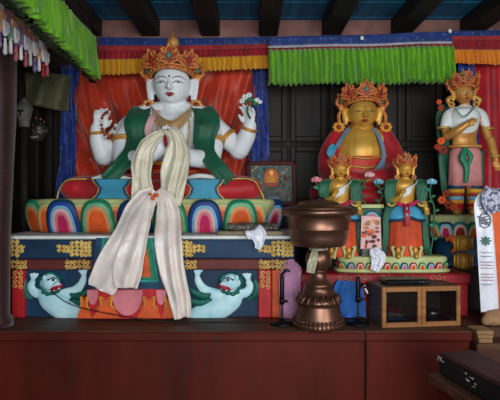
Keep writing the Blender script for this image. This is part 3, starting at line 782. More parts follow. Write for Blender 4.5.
# ================================================================ golden seated figure with red robe
YG = 4.05; kG = YG / F; g = lambda x, y, d=0: W(x, y, YG - d)
gf = thing('seated_statue', g(361, 204), 'golden seated statue in red robe with tall crown at the back under the green valance', 'statue')
hc = g(362, 112.5, .05); hs = 14.8 * kG
b = MB('gold'); head(b, hc, hs)
b.curve([g(361, 124), g(361, 134)], [11 * kG, 14 * kG], seg=14)
b.curve([g(361, 188), g(361, 170, .02), g(361, 152, .04), g(361, 138, .03), g(361, 129, .0)], [24 * kG, 23 * kG, 24 * kG, 20 * kG, 11 * kG], seg=20, flat=.66, axis=(0, 1, 0))
for x in (-1, 1): b.curve([g(361 + 6 * x, 132), g(361 + 22 * x, 140)], [7 * kG, 10 * kG], seg=12)
body = b.build('body', gf, remesh=.01, sm=3)
face(body, hc, hs, brow='gold_old', eye='gold_leaf'); crown(body, hc, hs * 1.06, .95, knot=False)
for x in (-1, 1): earring(body, hc + Vector((0, 0, .03)), hs * 1.15, x * 1.12, 'val_yellow')
for x in (-1, 1):
    mb = MB('crown_gold'); mb.curve([hc + Vector((x * 1.3, .05, .3)) * hs, hc + Vector((x * 1.55, .0, -.2)) * hs, hc + Vector((x * 1.5, -.1, -.75)) * hs, hc + Vector((x * 1.3, -.1, -1.15)) * hs], [.1 * hs, .13 * hs, .13 * hs, .08 * hs], seg=8); mb.build('crown_ribbon', body)
mb = MB('gold'); hand(mb, g(352, 180, .34), (1, -.1, -.1), (0, -.2, 1), 20 * kG, .3, 1); mb.build('hand', gf, remesh=.007, sm=2)
mb = MB('robe_red')
for x in (-1, 1):
    X = lambda v: 361 + x * v
    mb.curve([g(X(12), 129, -.03), g(X(23), 138, .0), g(X(31), 156, .03), g(X(31), 171, .1)], [5.5 * kG, 10 * kG, 11.5 * kG, 12 * kG], seg=16)
    mb.curve([g(X(31), 172, .08), g(X(22), 178, .24), g(X(4), 180, .3)], [12 * kG, 10 * kG, 8 * kG], seg=14)
    mb.curve([g(X(10), 190, .05), g(X(30), 192, .12), g(X(42), 194, .16)], [13 * kG, 12 * kG, 10 * kG], seg=14)
    mb.curve([g(X(40), 195, .2), g(X(20), 196, .28), g(361, 196, .3)], [9 * kG, 8.5 * kG, 8 * kG], seg=14)
mb.curve([g(361, 130, -.1), g(361, 160, -.08), g(361, 188, -.05)], [15 * kG, 29 * kG, 32 * kG], seg=18, flat=.5, axis=(0, 1, 0))
robe = mb.build('robe', gf, remesh=.012, sm=4)
mb = MB('shirt_red'); mb.curve([g(361, 156, .055), g(361, 166, .05), g(361, 184, .05)], [25.3 * kG, 25.6 * kG, 26 * kG], seg=22, flat=.66, axis=(0, 1, 0), round_ends=False); mb.build('undershirt', gf)
for y in (156.5, 165.5):
    mb = MB('gold'); c = g(361, y, .055)
    mb.tube([c + Vector((25.6 * kG * math.cos(a), 17.2 * kG * math.sin(a), -.03 * (1 - abs(math.cos(a))))) for a in [PI + PI * i / 24 for i in range(25)]], 1.3 * kG, seg=8, flat=.7); mb.build('gold_hem', gf)
mb = MB('paper_blue')
mb.ribbon([g(373, 128, .08), g(380, 138, .15), g(384, 155, .19), g(378, 169, .24), g(364, 176, .33)], [2.5 * kG, 3 * kG, 3.5 * kG, 6 * kG, 7 * kG], .004, 1, .006, nu=6)
mb.ribbon([g(349, 128, .08), g(342, 138, .15), g(337, 147, .185)], [3 * kG, 4 * kG, 4 * kG], .003, 1, .006, nu=6)
mb.m('teal'); mb.ribbon([g(335, 145, .19), g(331, 152, .2), g(333, 159, .2)], [6 * kG, 8 * kG, 4 * kG], .004, 1, .008, nu=6)
mb.build('robe_border', robe)
# wooden pedestal block behind the altar shelf, for the golden figure
pd = MB('dark_wood'); pd.box((.42, 3.66, AT), (1.325, 4.44, g(361, 204).z), .01)
tag(pd.build('wooden_plinth'), 'dark wooden block beneath the golden seated statue at the back', 'plinth')
pd = MB('door_wood'); pd.box((-.06, 4.18, AT), (.415, 4.36, W(0, 206, 4.2).z - .041), .01); pd.box((-.09, 4.16, W(0, 207, 4.2).z - .04), (.415, 4.36, W(0, 206, 4.2).z), .006)
tag(pd.build('back_shelf'), 'plain brown wooden shelf unit under the framed painting', 'shelf')

# ================================================================ framed painting
zb = W(0, 206, 4.2).z + .002
fp = thing('framed_painting', (W(271.5, 0, 4.2).x, 4.24, zb), 'dark framed religious painting standing behind the throne end', 'painting')
T = Matrix.Translation((W(271.5, 0, 4.2).x, 4.22, zb)) @ Matrix.Rotation(-.08, 4, 'X')
hw_, hh = 25 * 4.2 / F, 45 * 4.2 / F
def fbox(m_, x0, x1, z0, z1, y0, y1, name, par, bev=.004):
    mb = MB(m_); mb.T = T; mb.box((x0, y0, z0), (x1, y1, z1), bev); return mb.build(name, par)
mb = MB('altar_wood'); mb.T = T
for a in ((-hw_, -hw_ + .035, 0, hh), (hw_ - .035, hw_, 0, hh), (-hw_, hw_, 0, .035), (-hw_, hw_, hh - .035, hh)): mb.box((a[0], -.015, a[2]), (a[1], .015, a[3]), .006)
mb.build('frame', fp)
pc = fbox('thangka_ground', -hw_ + .033, hw_ - .033, .033, hh - .033, -.004, .008, 'picture', fp, 0)
def pdisc(m_, x, z, rx, rz, d, name='painted_motif'):
    mb = MB(m_); mb.T = T; n = 20
    mb.prism([(x + rx * math.cos(2 * PI * i / n), z + rz * math.sin(2 * PI * i / n)) for i in range(n)], -.004 - d, -.003); mb.build(name, pc)
mb = MB('gold_scroll'); mb.T = T; rr = random.Random(5)
for k in range(110):
    x, z = rr.uniform(-.16, .16), rr.uniform(.05, .33)
    mb.m(rr.choice(['tan_cloth', 'olive_cloth', 'crown_red', 'stone_grey', 'gold_scroll', 'paper_blue', 'leaf_green'])); s_ = rr.uniform(.008, .017)
    mb.prism([(x + s_ * math.cos(2 * PI * i / 8), z + s_ * rr.uniform(.7, 1.2) * math.sin(2 * PI * i / 8)) for i in range(8)], -.0055, -.003)
mb.build('painted_ground', pc)
pdisc('leaf_green', 0, .235, .075, .095, .004); pdisc('orange_paint', 0, .235, .06, .08, .006); pdisc('val_yellow', 0, .22, .032, .05, .008); pdisc('crown_red', 0, .175, .055, .02, .01); pdisc('gold', 0, .278, .017, .02, .01)
pdisc('stone_grey', 0, .13, .07, .018, .006); pdisc('tan_cloth', -.1, .09, .04, .035, .006); pdisc('stone_grey', .1, .09, .04, .035, .006); pdisc('paper_blue', .02, .065, .05, .016, .006)
# ================================================================ red shelf and the two small standing figures
sh = thing('red_shelf', (.72, 3.55, AT), 'red painted shelf box with golden swirls holding the two small golden statues', 'shelf')
zs = W(0, 272, 3.45).z
YS = 3.36; SX0, SX1 = (288 - 250) * YS / F, (470 - 250) * YS / F
mb = MB('red_shelf'); mb.box((SX0, YS + .03, AT), (SX1, 3.655, zs - .06), .004); mb.build('shelf_body', sh)
mb = MB('red_shelf'); mb.box((SX0 - .01, YS, zs - .07), (SX1 + .01, 3.655, zs), .01); sb = mb.build('shelf_top', sh)
for a, c in ((300, 318), (338, 352), (356, 372), (380, 396), (404, 420), (430, 446)):
    mb = MB('tan_cloth'); scroll(mb, a, c, 275, 281, YS - .0005, 5.5, .0025, 0); mb.build('gold_scrollwork', sb)
PY = 3.54
lb = thing('lotus_pedestal', (W(390, 0, PY).x, PY, zs + .001), 'low wide pedestal of small lotus petals under the two twin golden statues', 'pedestal')
PC = Vector((W(390.5, 0, PY).x, PY, zs + .001)); prx, pry = 54 * PY / F, .13
mb = MB('pea_green')
mb.rings([[PC + Vector((*[q * s_ for q in sup(2 * PI * i / 56, prx, pry, 4)], z)) for i in range(56)] for s_, z in ((1.04, 0), (1.06, .012), (1.0, .022), (.96, .03), (.97, .06), (1.0, .078), (1.0, .098), (.97, .106))]); mb.build('lotus_core', lb)
pts, L = arc_front(prx * .985, pry * .985, 4, PI - .2, 2 * PI + .2)
n_ = 17
for q in range(n_):
    s_ = L[-1] * (q + .5) / n_; i = min(range(len(L)), key=lambda i: abs(L[i] - s_)); i = max(1, min(len(L) - 2, i))
    tx, ty = pts[i + 1][0] - pts[i - 1][0], pts[i + 1][1] - pts[i - 1][1]; out = Vector((ty, -tx, 0)).normalized()
    petal(PC + Vector((pts[i][0], pts[i][1], .02)), out, 1, .056, .05, (['navy', 'sky_blue', 'pink'], ['crimson', 'pink_pale', 'orange_paint'], ['green_paint', 'pea_green', 'orange_paint'])[q % 3], lean=.1).build('petal', lb)
zp = zs + .108
def small_statue(cx, Y, zbase, label):
    k = Y / F; q = lambda x, y, d=0: W(cx + x, y, Y - d)
    st = thing('standing_statue', (W(cx, 0, Y).x, Y, zbase), label, 'statue', 'twin golden statues')
    hc = q(0, 169.5, .02); hs = 6.9 * k
    b = MB('gold'); head(b, hc, hs)
    b.curve([q(0, 174), q(0, 181)], [3.6 * k, 4.5 * k], seg=12)
    b.curve([q(0, 210), q(0, 202), q(0, 193, .01), q(0, 186, .01), q(0, 181)], [10 * k, 9 * k, 9.5 * k, 11.5 * k, 7 * k], seg=16, flat=.62, axis=(0, 1, 0))
    for x in (-1, 1):
        b.curve([q(x * 7, 183), q(x * 13, 186), q(x * 15.5, 196, .01)], [4.5 * k, 4.6 * k, 4 * k], seg=10)
    b.curve([q(-15.5, 196, .01), q(-12, 200, .06), q(-6, 196, .1)], [4 * k, 3.4 * k, 2.6 * k], seg=10)
    hand(b, q(-6, 196, .1), (.5, -.2, .9), (.6, -1, 0), 9 * k, .3, 1)
    b.curve([q(15.5, 196, .01), q(18, 203, .05), q(19, 208, .08)], [4 * k, 3.4 * k, 2.6 * k], seg=10)
    hand(b, q(19, 208, .08), (.1, -.4, -.8), (-.4, -1, 0), 9 * k, .3, 1)
    body = b.build('body', st, remesh=.0045, sm=2)
    face(body, hc, hs, brow='gold_old', eye='gold_leaf', dot=False); crown(body, hc, hs, 1.45, knot=True)
    for x in (-1, 1): earring(body, hc, hs, x)
    mb = MB('orange_cloth')
    n = 44
    def sk(z, rx, ry, am): return [Vector((0, 0, 0)) + q(0, z) + Vector(((rx + am * math.cos(11 * a)) * k * math.cos(a), (ry + am * math.cos(11 * a)) * k * math.sin(a), 0)) for a in [2 * PI * i / n for i in range(n)]]
    mb.rings([sk(206, 10, 7, 0), sk(212, 13, 10, .1), sk(222, 15.5, 12, .3), sk(240, 17, 12.5, .5), sk(252, 18, 12.5, .7), sk(256, 18, 12.5, .8)]); sk_ = mb.build('skirt', st)
    mb = MB('aqua'); n = 48
    AA = [2 * PI * i / n for i in range(n)]
    def lobe(a):
        d = (a - 1.5 * PI); return -2.6 * math.exp(-(d / .3) ** 2) + 1.2 * abs(math.sin(d))
    def ov(y, rx, ry, f): return [q(0, y + f * lobe(a)) + Vector((rx * k * math.cos(a), ry * k * math.sin(a), 0)) for a in AA]
    mb.rings([ov(205, 9, 6.5, 0), ov(207, 12, 9, 0), ov(211, 16, 12, .2), ov(215, 18.5, 14.2, .5), ov(219, 19.5, 14.8, 1), ov(219.3, 17, 12, 1), ov(214, 12, 9, .5)]); pp = mb.build('peplum', st)
    mb = MB('navy'); e = ov(219.2, 19.6, 14.9, 1); mb.tube(e + [e[0]], 1.3 * k, seg=8); mb.build('peplum_edge', pp)
    mb = MB('lip'); mb.ribbon([q(0, 204, .075), q(0, 213, .115), q(0, 226, .115)], [5 * k, 5.5 * k, 4 * k], .003, 1, .006, nu=6); mb.build('sash', st)
    mb = MB('sky_blue'); mb.ribbon([q(0, 207, .098), q(0, 216, .122)], [1.4 * k, 1.6 * k], .0, 1, .005, nu=3); mb.build('sash_stripe', st)
    mb = MB('magenta')
    for x, y in ((-11, 202), (-7, 204), (-3, 205), (3, 205), (7, 204), (11, 202)):
        for t in range(5): a = 2 * PI * t / 5; mb.ell(q(x + 1.5 * math.cos(a), y + 1.3 * math.sin(a), .06), 1.2 * k, 8, 6)
    mb.build('flower_belt', st)
    mb = MB('white_paint'); mb.ribbon([q(10, 182, .04), q(6, 187, .085), q(0, 192, .095), q(-7, 198, .085)], [5 * k, 7 * k, 7 * k, 5 * k], .003, 2, .005, nu=8, side=(.6, 0, .8)); mb.build('cross_sash', st)
    mb = MB('green_shawl')
    for x in (-1, 1):
        mb.ribbon([q(x * 9, 179, .0), q(x * 14.5, 182, .05), q(x * 16, 192, .065), q(x * 15.5, 204, .065)], [6 * k, 10 * k, 11 * k, 8 * k], .005, 1, .008, nu=8)
        mb.ribbon([q(x * 16, 204, .04), q(x * 19.5, 218, .05), q(x * 20, 236, .05), q(x * 22, 250, .05), q(x * 24, 255, .04)], [4 * k, 5.5 * k, 5.5 * k, 6 * k, 4 * k], .004, 1, .01, nu=6)
    mb.build('shawl', st)
    mb = MB('pea_green')
    for x in (-1, 1):
        for s_ in (-1, 1):
            mb.curve([q(x * 9 + s_ * 3.4, 258, .1), q(x * 9 + s_ * 4.4, 252, .1), q(x * 9 + s_ * 6, 247.5, .1), q(x * 9 + s_ * 3.8, 247, .1)], [1.3 * k, 1.5 * k, 1.3 * k, .8 * k], seg=8)
    mb.build('hem_curl', st)
    mb = MB('gold')
    for x in (-1, 1):
        mb = MB('gold'); mb.curve([q(x * 8.6, 249, .09), q(x * 8.8, 254, .1), q(x * 9, 256.5, .14)], [2.2 * k, 2.6 * k, 2.6 * k], seg=10); mb.build('foot', st)
    for x in (-1, 1):
        mb = MB('gold_leaf'); mb.curve([q(x * 11.5, 204, .08), q(x * 15, 206, .085), q(x * 18.5, 204, .08)], 1.1 * k, seg=6); mb.build('sleeve_trim', st)
    return st
s1 = small_statue(340, PY, zp, 'small golden statue with teal skirt and orange robe, partly behind the copper vessel')
s2 = dup(s1, ((405 - 340) * PY / F, 0, 0), 'small golden statue with teal skirt and orange robe behind the glass-front box')
# carved blue and pink block between the twin statues
mb = MB('green_shawl'); Yq = 3.55
def qprism(m_, pts, Y, t, bev=.003):
    mb = MB(m_); mb.prism([(W(x, y, Y).x, W(x, y, Y).z) for x, y in pts], Y, Y + t, bev); return mb
cb = thing('carved_block', W(372, 260, Yq), 'green and blue carved block standing between the twin golden statues', 'carving')
qprism('green_shawl', ((362, 254.6), (362, 208), (382, 208), (382, 254.6)), Yq, .1).build('block', cb)
for m_, a, d in (('navy', 9, .01), ('sky_blue', 7.4, .016), ('pink', 5.6, .022), ('magenta', 3, .028)):
    pts = [(372 - a, 220)] + [(372 - a * math.cos(PI * i / 12), 219 - a * .95 * math.sin(PI * i / 12)) for i in range(13)] + [(372 + a, 220)]
    qprism(m_, pts, Yq - d, .03).build('petal_ring', cb)
qprism('pea_green', ((360, 208), (360, 204.5), (384, 204.5), (384, 208)), Yq - .03, .13).build('cornice', cb)
# card standing in front of it
cd = thing('picture_card', W(371, 257, 3.45), 'small picture card with red blossoms leaning between the twin statues', 'card')
Yc = 3.44
c0 = qprism('pink_pale', ((360.5, 249), (361.5, 215.5), (380.5, 217), (381.5, 249)), Yc, .006, .001); c0 = c0.build('card', cd)
rr = random.Random(8)
for j in range(34):
    y = rr.uniform(218, 247); x = rr.uniform(363.5, 378.5) ; t = (y - 217) / 31
    m_ = rr.choice(['pink_pale', 'tan_cloth', 'orange_pale']) if t < .45 else rr.choice(['crown_red', 'tan_cloth', 'orange_paint', 'crown_red', 'maroon_band'])
    rx, ry = rr.uniform(1.4, 3.2), rr.uniform(1.2, 2.6)
    qprism(m_, [(x + rx * math.cos(2 * PI * i / 12), y + ry * math.sin(2 * PI * i / 12)) for i in range(12)], Yc - .0008 - .00012 * j, .002, 0).build('printed_motif', c0)
mb = MB('stone_grey'); mb.box((W(362, 0, Yc).x, Yc - .005, zs + .11), (W(380, 0, Yc).x, Yc + .03, W(0, 248.5, Yc).z), .003); mb.build('card_stand', cd)
mb = MB('khata_white')
mb.ribbon([W(373, 248, 3.4), W(376, 253, 3.38), W(378, 260, 3.37), W(374, 271, 3.37)], [.05, .09, .09, .05], .014, 3, .003, nu=20, ph=.3)
mb.ribbon([W(376, 251, 3.39), W(381, 256, 3.37), W(379, 266, 3.37)], [.05, .07, .04], .012, 2, .003, nu=16, ph=1)
tag(mb.build('offering_scarf', org=W(376, 271, 3.38)), 'crumpled white scarf tucked under the picture card', 'scarf')

# stemmed flowers around the twin statues
def flower(pts, Y, head_m, kind, label, leaves=True):
    r0 = thing('lotus_spray', W(*pts[0], Y), label, 'flower', None)
    mb = MB('leaf_green'); P = [W(x, y, Y) for x, y in pts]; mb.curve(P, [.006] * len(P), seg=6); mb.build('stem', r0)
    Q, _ = spline(P, .006, 6)
    if leaves:
        for i in range(2, len(Q) - 2, 3):
            s_ = 1 if i % 2 else -1; mb = MB('leaf_green' if i % 4 else 'turquoise')
            mb.tube([Q[i], Q[i] + Vector((s_ * .018, -.008, .012)), Q[i] + Vector((s_ * .034, -.012, .014))], [.005, .013, .002], seg=8, flat=.4, axis=(0, 1, 0)); mb.build('leaf', r0)
    c = P[-1]; mb = MB(head_m)
    for ring, (n, rr, z, ln) in enumerate(((7, .026, 0, .022), (5, .013, .012, .018))):
        for i in range(n):
            a = 2 * PI * i / n + ring
            mb.ell(c + Vector((rr * math.cos(a), rr * .7 * math.sin(a) - .01, z + .004 * math.sin(a) + rr * .3)), (.014, .012, ln * .7), 8, 6)
    bl = mb.build('blossom', r0)
    mb = MB('white_paint' if kind else 'pink_pale'); mb.ell(c + Vector((0, -.022, .018)), (.012, .01, .01), 10, 6); mb.build('flower_heart', bl)
    return r0
flower(((325, 256), (326, 232), (325, 208), (320, 194), (316, 181)), 3.45, 'pink', 0, 'pink flower on a green stem at the left of the twin statues')
flower(((366, 204), (360, 196), (362, 187), (369, 176)), 3.56, 'pink_pale', 0, 'pink flower standing between the heads of the twin statues')
flower(((378, 204), (382, 196), (380, 189), (378, 183)), 3.54, 'sky_blue', 1, 'pale blue flower between the twin statues in front of the red robe')
flower(((430, 256), (433, 236), (434, 208), (430, 196), (431, 183)), 3.47, 'sky_blue', 1, 'tall pale blue flower at the right of the twin statues')

# ================================================================ standing figure on the right
YR = 3.9; kR = YR / F; q = lambda x, y, d=0: W(x, y, YR - d)
zr = q(0, 214).z
rf = thing('standing_statue', (q(465, 0).x, YR, zr), 'golden standing statue in white blouse and pink skirt by the red curtain', 'statue')
hc = q(463.5, 93.5, .03); hs = 9.2 * kR
b = MB('gold_old'); head(b, hc, hs)
b.curve([q(464, 100), q(465, 109)], [4.5 * kR, 5.5 * kR], seg=12)
b.curve([q(465, 160), q(465, 150), q(464, 140), q(464, 128, .01), q(465, 116, .01), q(465, 109)], [16 * kR, 14 * kR, 12 * kR, 14 * kR, 15.5 * kR, 8 * kR], seg=18, flat=.62, axis=(0, 1, 0))
b.curve([q(455, 112), q(448, 116), q(445, 127, .02), q(447, 136, .06)], [4.6 * kR, 4.6 * kR, 4.2 * kR, 3.9 * kR], seg=12)
b.curve([q(447, 136, .06), q(457, 131, .14), q(467, 124, .17)], [4.6 * kR, 4 * kR, 3 * kR], seg=12)
hand(b, q(467, 124, .17), (.8, -.1, .5), (-.3, .6, -.6), 12 * kR, .3, 1)
b.curve([q(475, 112), q(481, 116), q(485, 128, .0), q(489, 140, .02)], [4.6 * kR, 4.6 * kR, 4.2 * kR, 3.9 * kR], seg=12)
b.curve([q(490, 140, .02), q(493, 150, .05), q(496, 160, .08)], [4.6 * kR, 4 * kR, 3 * kR], seg=12)
hand(b, q(496, 160, .08), (.15, -.2, -1), (-.2, -1, 0), 13 * kR, .3, -1)
for x in (457, 473): b.curve([q(x, 180), q(x, 196), q(x - .5, 208), q(x - .5, 212, .04), q(x - 1, 212, .09)], [8 * kR, 6.5 * kR, 5 * kR, 4 * kR, 2.6 * kR], seg=14)
body = b.build('body', rf, remesh=.006, sm=3)
face(body, hc, hs, brow='ink', eye='white_paint', dot=False); crown(body, hc, hs, 1.5)
for x in (-1, 1): earring(body, hc, hs * 1.1, x, 'gold')
mb = MB('gold')
for x in (-1, 1):
    mb.curve([hc + Vector((x * 1.1, .0, -.3)) * hs, hc + Vector((x * 1.7, -.05, -.7)) * hs, hc + Vector((x * 1.5, -.05, -1.3)) * hs], [.2 * hs, .28 * hs, .1 * hs], seg=8)
mb.build('hair_ornament', body)
mb = MB('white_paint')
mb.curve([q(464.5, 128, .02), q(464.5, 121, .025), q(465, 114, .02), q(465, 109, .01)], [13.4 * kR, 14.8 * kR, 14.8 * kR, 8 * kR], seg=18, flat=.66, axis=(0, 1, 0))
mb.curve([q(455, 111.5), q(448, 115.5), q(445, 126, .02)], [5.2 * kR, 5.4 * kR, 5.2 * kR], seg=12); mb.curve([q(475, 111.5), q(481.5, 115.5), q(485, 125, .0)], [5.2 * kR, 5.2 * kR, 4.9 * kR], seg=12)
mb.build('blouse', rf, remesh=.007, sm=3)
mb = MB('gem_green'); mb.curve([q(455, 108, .1), q(464, 117, .155), q(474, 108, .1)], .005, seg=6); mb.build('necklace', rf)
mb = MB('gold_old')
c = q(464.5, 147, .01); mb.tube([c + Vector((15.5 * kR * math.cos(2 * PI * i / 26), 11 * kR * math.sin(2 * PI * i / 26), 0)) for i in range(27)], 1.6 * kR, seg=8); mb.build('belt', rf)
mb = MB('dress_pink'); n = 40
def sk2(y, rx, ry, am): return [q(465, y) + Vector(((rx + am * math.cos(10 * a)) * kR * math.cos(a), (ry + am * math.cos(10 * a)) * kR * math.sin(a), 0)) for a in [2 * PI * i / n for i in range(n)]]
mb.rings([sk2(147, 13, 9.5, 0), sk2(153, 15.5, 11, .1), sk2(170, 16, 11, .3), sk2(186, 16.5, 11, .5)]); mb.build('skirt', rf)
mb = MB('green_paint'); mb.curve([q(466, 148, .1), q(463, 158, .11), q(467, 168, .11), q(466, 182, .11)], [.02, .028, .022, .016], seg=8, flat=.4, axis=(0, 1, 0))
mb.curve([q(466, 149, .1), q(471, 156, .11), q(469, 166, .11)], [.012, .018, .008], seg=8, flat=.4, axis=(0, 1, 0)); mb.build('sash_knot', rf)
for x in (456, 474.2):
    for y, m_, r_ in ((187, 'navy', 8), (191, 'val_yellow', 7.8), (194.5, 'crown_red', 7.6), (198, 'sky_blue', 7.4), (201.5, 'val_yellow', 7), (205, 'red_paint', 6.8), (209, 'red_paint', 6.4)):
        mb = MB(m_); c = q(x, y, .0); mb.lathe([(r_ * .8 * kR, -2.4 * kR), (r_ * kR, -1.6 * kR), (r_ * kR, 1.4 * kR), (r_ * .85 * kR, 2.2 * kR)], c, seg=20); mb.build('legging_stripe', rf)
mb = MB('green_shawl')
mb.ribbon([q(445, 104, -.06), q(443, 120, -.07), q(444, 140, -.06), q(445, 165, -.05), q(448, 190, -.05), q(451, 208, -.03)], [10 * kR, 13 * kR, 13 * kR, 12 * kR, 12 * kR, 8 * kR], .008, 2, .012, nu=8)
mb.ribbon([q(481, 150, -.05), q(481, 175, -.05), q(479, 205, -.03)], [5 * kR, 6 * kR, 5 * kR], .006, 1, .012, nu=6)
mb.build('shawl', rf)
for i, (x, y, s_) in enumerate(((441, 141, 1), (443, 150, 1.2), (437, 147, .8), (442, 200, 1.1), (449, 205, 1.2), (446, 194, 1), (454, 208, 1), (480, 207, 1), (441, 108, .8), (439, 102, .7))):
    mb = MB('crown_red' if i % 3 else 'orange_paint')
    for t in range(6): a = 2 * PI * t / 6; mb.ell(q(x + 2.4 * s_ * math.cos(a), y + 2.2 * s_ * math.sin(a), .06), (1.9 * s_ * kR, 1.3 * kR, 1.8 * s_ * kR), 8, 6)
    mb.build('carved_flower', rf)
for p, r_ in ((q(443.8, 128, .02), 6.2), (q(487.5, 129, .0), 5.6), (q(494.5, 156, .065), 3.8)):
    mb = MB('gold_leaf'); mb.tube([p + Vector((r_ * kR * math.cos(2 * PI * i / 18), r_ * kR * math.sin(2 * PI * i / 18), 0)) for i in range(19)], 1.1 * kR, seg=6); mb.build('bracelet', rf)
# its pedestal
rp = thing('lotus_pedestal', (q(466, 0).x, YR, zs), 'blue round pedestal with gold knobs and lotus rim under the standing statue', 'pedestal')
RC = Vector((q(462, 0).x, YR, 0)); z0 = q(0, 236).z; z1 = q(0, 214.5).z
mb = MB('navy'); mb.lathe([(.05, 0), (.24, 0), (.24, .03), (.2, .05), (.19, z0 - zs - .02), (.26, z0 - zs), (.05, z0 - zs)], (RC.x, RC.y, zs - .0), seg=36, sx=1.1, sy=.85); mb.build('base_drum', rp)
mb = MB('pea_green'); mb.lathe([(.05, 0), (.26, 0), (.27, .02), (.255, .1), (.265, .125), (.27, z1 - z0 - .01), (.25, z1 - z0), (.02, z1 - z0)], (RC.x, RC.y, z0), seg=36, sx=1.1, sy=.8); mb.build('lotus_core', rp)
for i in range(9):
    a = -PI * (i + .5) / 9; out = Vector((math.cos(a) / 1.1, math.sin(a) / .8, 0)).normalized()
    petal(Vector((RC.x + .262 * 1.1 * math.cos(a), RC.y + .262 * .8 * math.sin(a), z0 + .004)), out, 1, .13, .115, (['navy', 'sky_blue', 'pink_pale', 'magenta'], ['green_paint', 'pea_green', 'orange_paint'], ['turquoise', 'pink_pale', 'crown_red'])[i % 3], lean=.15).build('petal', rp)
for yy in (243, 261):
    zc = q(463, yy, .2).z
    mb = MB('gold'); mb.lathe([(.01, -.058), (.05, -.055), (.058, -.03), (.062, 0), (.058, .03), (.05, .055), (.01, .058)], (q(463, 0, .2).x, YR - .2, zc), seg=24)
    for j in range(12):
        a = 2 * PI * j / 12; mb.curve([Vector((q(463, 0, .2).x + .062 * math.cos(a), YR - .2 + .062 * math.sin(a), zc + d)) for d in (-.04, 0, .04)], [.006, .012, .006], seg=6, sub=3)
    mb.build('gold_knob', rp)
mb = MB('orange_paint'); mb.curve([q(446, 240, .17), q(452, 238, .19), q(457, 246, .19), q(452, 252, .17)], [.012, .03, .03, .01], seg=8, flat=.4, axis=(0, 1, 0)); mb.build('carved_leaf', rp)
mb = MB('dark_wood'); mb.box((1.335, 3.66, 0), (2.1, 4.14, zs), .01)
tag(mb.build('corner_cabinet'), 'dark cabinet block under the blue pedestal at the right', 'cabinet')
# ================================================================ hangings and valances
def pleat(u, n, ph=0): return math.cos(2 * PI * n * u + ph + 1.4 * math.sin(2 * PI * u * 2.3 + ph)) * .75 + .25 * math.cos(2 * PI * n * 2.3 * u + ph)
YH = 4.44
def hang(name, par, m_, x0, x1, y0, y1, Y, n, amp, colfn=None, nu=None, jag=.0, thick=.004, nv=10, ytop=None, ybot=None, ph=0., flare=0.):
    """cloth strip hanging between pixel bounds at depth Y with n vertical pleats"""
    mb = MB(m_); ytop = ytop or (lambda u: y0); ybot = ybot or (lambda u: y1)
    def fn(u, v):
        p = W(lerp(x0, x1, u), lerp(ytop(u), ybot(u) + jag * math.sin(u * n * 7.3 + ph) , v), Y)
        p.y -= amp * (.35 + .65 * v + flare * v) * (1 + pleat(u + .0035 * math.sin(v * 4 + u * 30), n, ph)) / 2
        return p
    mb.sheet(fn, nu or int(n * 6), nv, thick, colfn); return mb.build(name, par)
# red brocade backdrop behind the white figure, gathered towards both sides
bd = thing('brocade_backdrop', W(172, 214, YH), 'red brocade curtain with blue borders hanging behind the white statue', 'curtain')
mb = MB('broc_red')
def fold(u, v):
    x = lerp(79, 262, u)
    x = 170 + (x - 170) * (1 + .05 * v)
    c = abs(u - .5) * 2
    sg = 1 if u < .5 else -1; t = abs(u - .5)
    d = (.042 * math.sin(30 * t + 15 * v * (1 - .3 * v)) + .03 * math.sin(58 * t + 21 * v + 1 + sg) + .014 * math.sin(110 * t + 12 * v + sg)) * (.3 + .7 * smooth(v * 2)) * smooth(t * 8)
    return W(x, lerp(70, 214, v), YH) + Vector((0, -.09 + d, 0))
mb.sheet(fold, 170, 50, .004); mb.build('main_panel', bd)
for x0, x1, sg in ((68, 84, -1), (240, 266, 1)):
    mb = MB('broc_blue')
    def fb(u, v):
        xx = lerp(x0, x1, u) + sg * (4 * v) + (14 * (1 - v) * (1 - u) if sg > 0 else 0)
        return W(xx, lerp(70, 214, v), YH) + Vector((0, -.14 + .03 * math.sin(9 * u + 5 * v) + .022 * math.sin(20 * u - 9 * v) + .012 * math.sin(33 * u + 14 * v), 0))
    mb.sheet(fb, 24, 30, .004); mb.build('blue_border', bd)
def valance(name, label, x0, x1, yt, yb, bands, Y, n, group=None):
    """bands: (part, material, fraction0, fraction1, pleat amplitude)"""
    r_ = thing(name, W((x0 + x1) / 2, (yb(0) + yb(1)) / 2, Y), label, 'valance', group)
    for i, (nm, m_, a, b_, am) in enumerate(bands):
        hang(nm, r_, m_, x0, x1, 0, 0, Y - .012 * i, n, am, ytop=lambda u, a=a: lerp(yt(u), yb(u), a), ybot=lambda u, b_=b_: lerp(yt(u), yb(u), b_), nu=int(n * 6) if am > .015 else 60, ph=i * 1.7 + x0, jag=.5 if b_ == 1 else 0, nv=10 if b_ == 1 else 5)
    return r_
valance('silk_valance', 'red and yellow silk valance with blue top above the white statue', 98, 271, lambda u: lerp(37, 36.5, u) + 1.2 * math.sin(u * PI), lambda u: lerp(76, 69, u),
        (('blue_strip', 'broc_blue2', 0, .24, .012), ('red_strip', 'val_red2', .22, .36, .012), ('crimson_strip', 'val_red', .34, .62, .02), ('yellow_frill', 'val_yellow', .58, 1, .055)), 4.2, 34)
v = valance('silk_valance', 'wide bright green pleated valance above the golden seated statue', 268, 452, lambda u: lerp(37, 32, u) - .8 * math.sin(u * 9) * u, lambda u: lerp(86, 85, u) + .8 * math.sin(u * 14),
        (('blue_strip', 'broc_blue2', 0, .2, .008), ('white_piping', 'plaster_pale', .18, .225, .01), ('red_piping', 'val_red', .23, .3, .01), ('green_frill', 'val_green', .28, 1, .15)), 4.1, 34)
for x, y in ((362, 38), (450, 31)):
    p = W(x, y, 4.07); mb = MB('white_paint'); mb.ell(p, (.016, .01, .018), 10, 8); mb.build('white_pin', v)
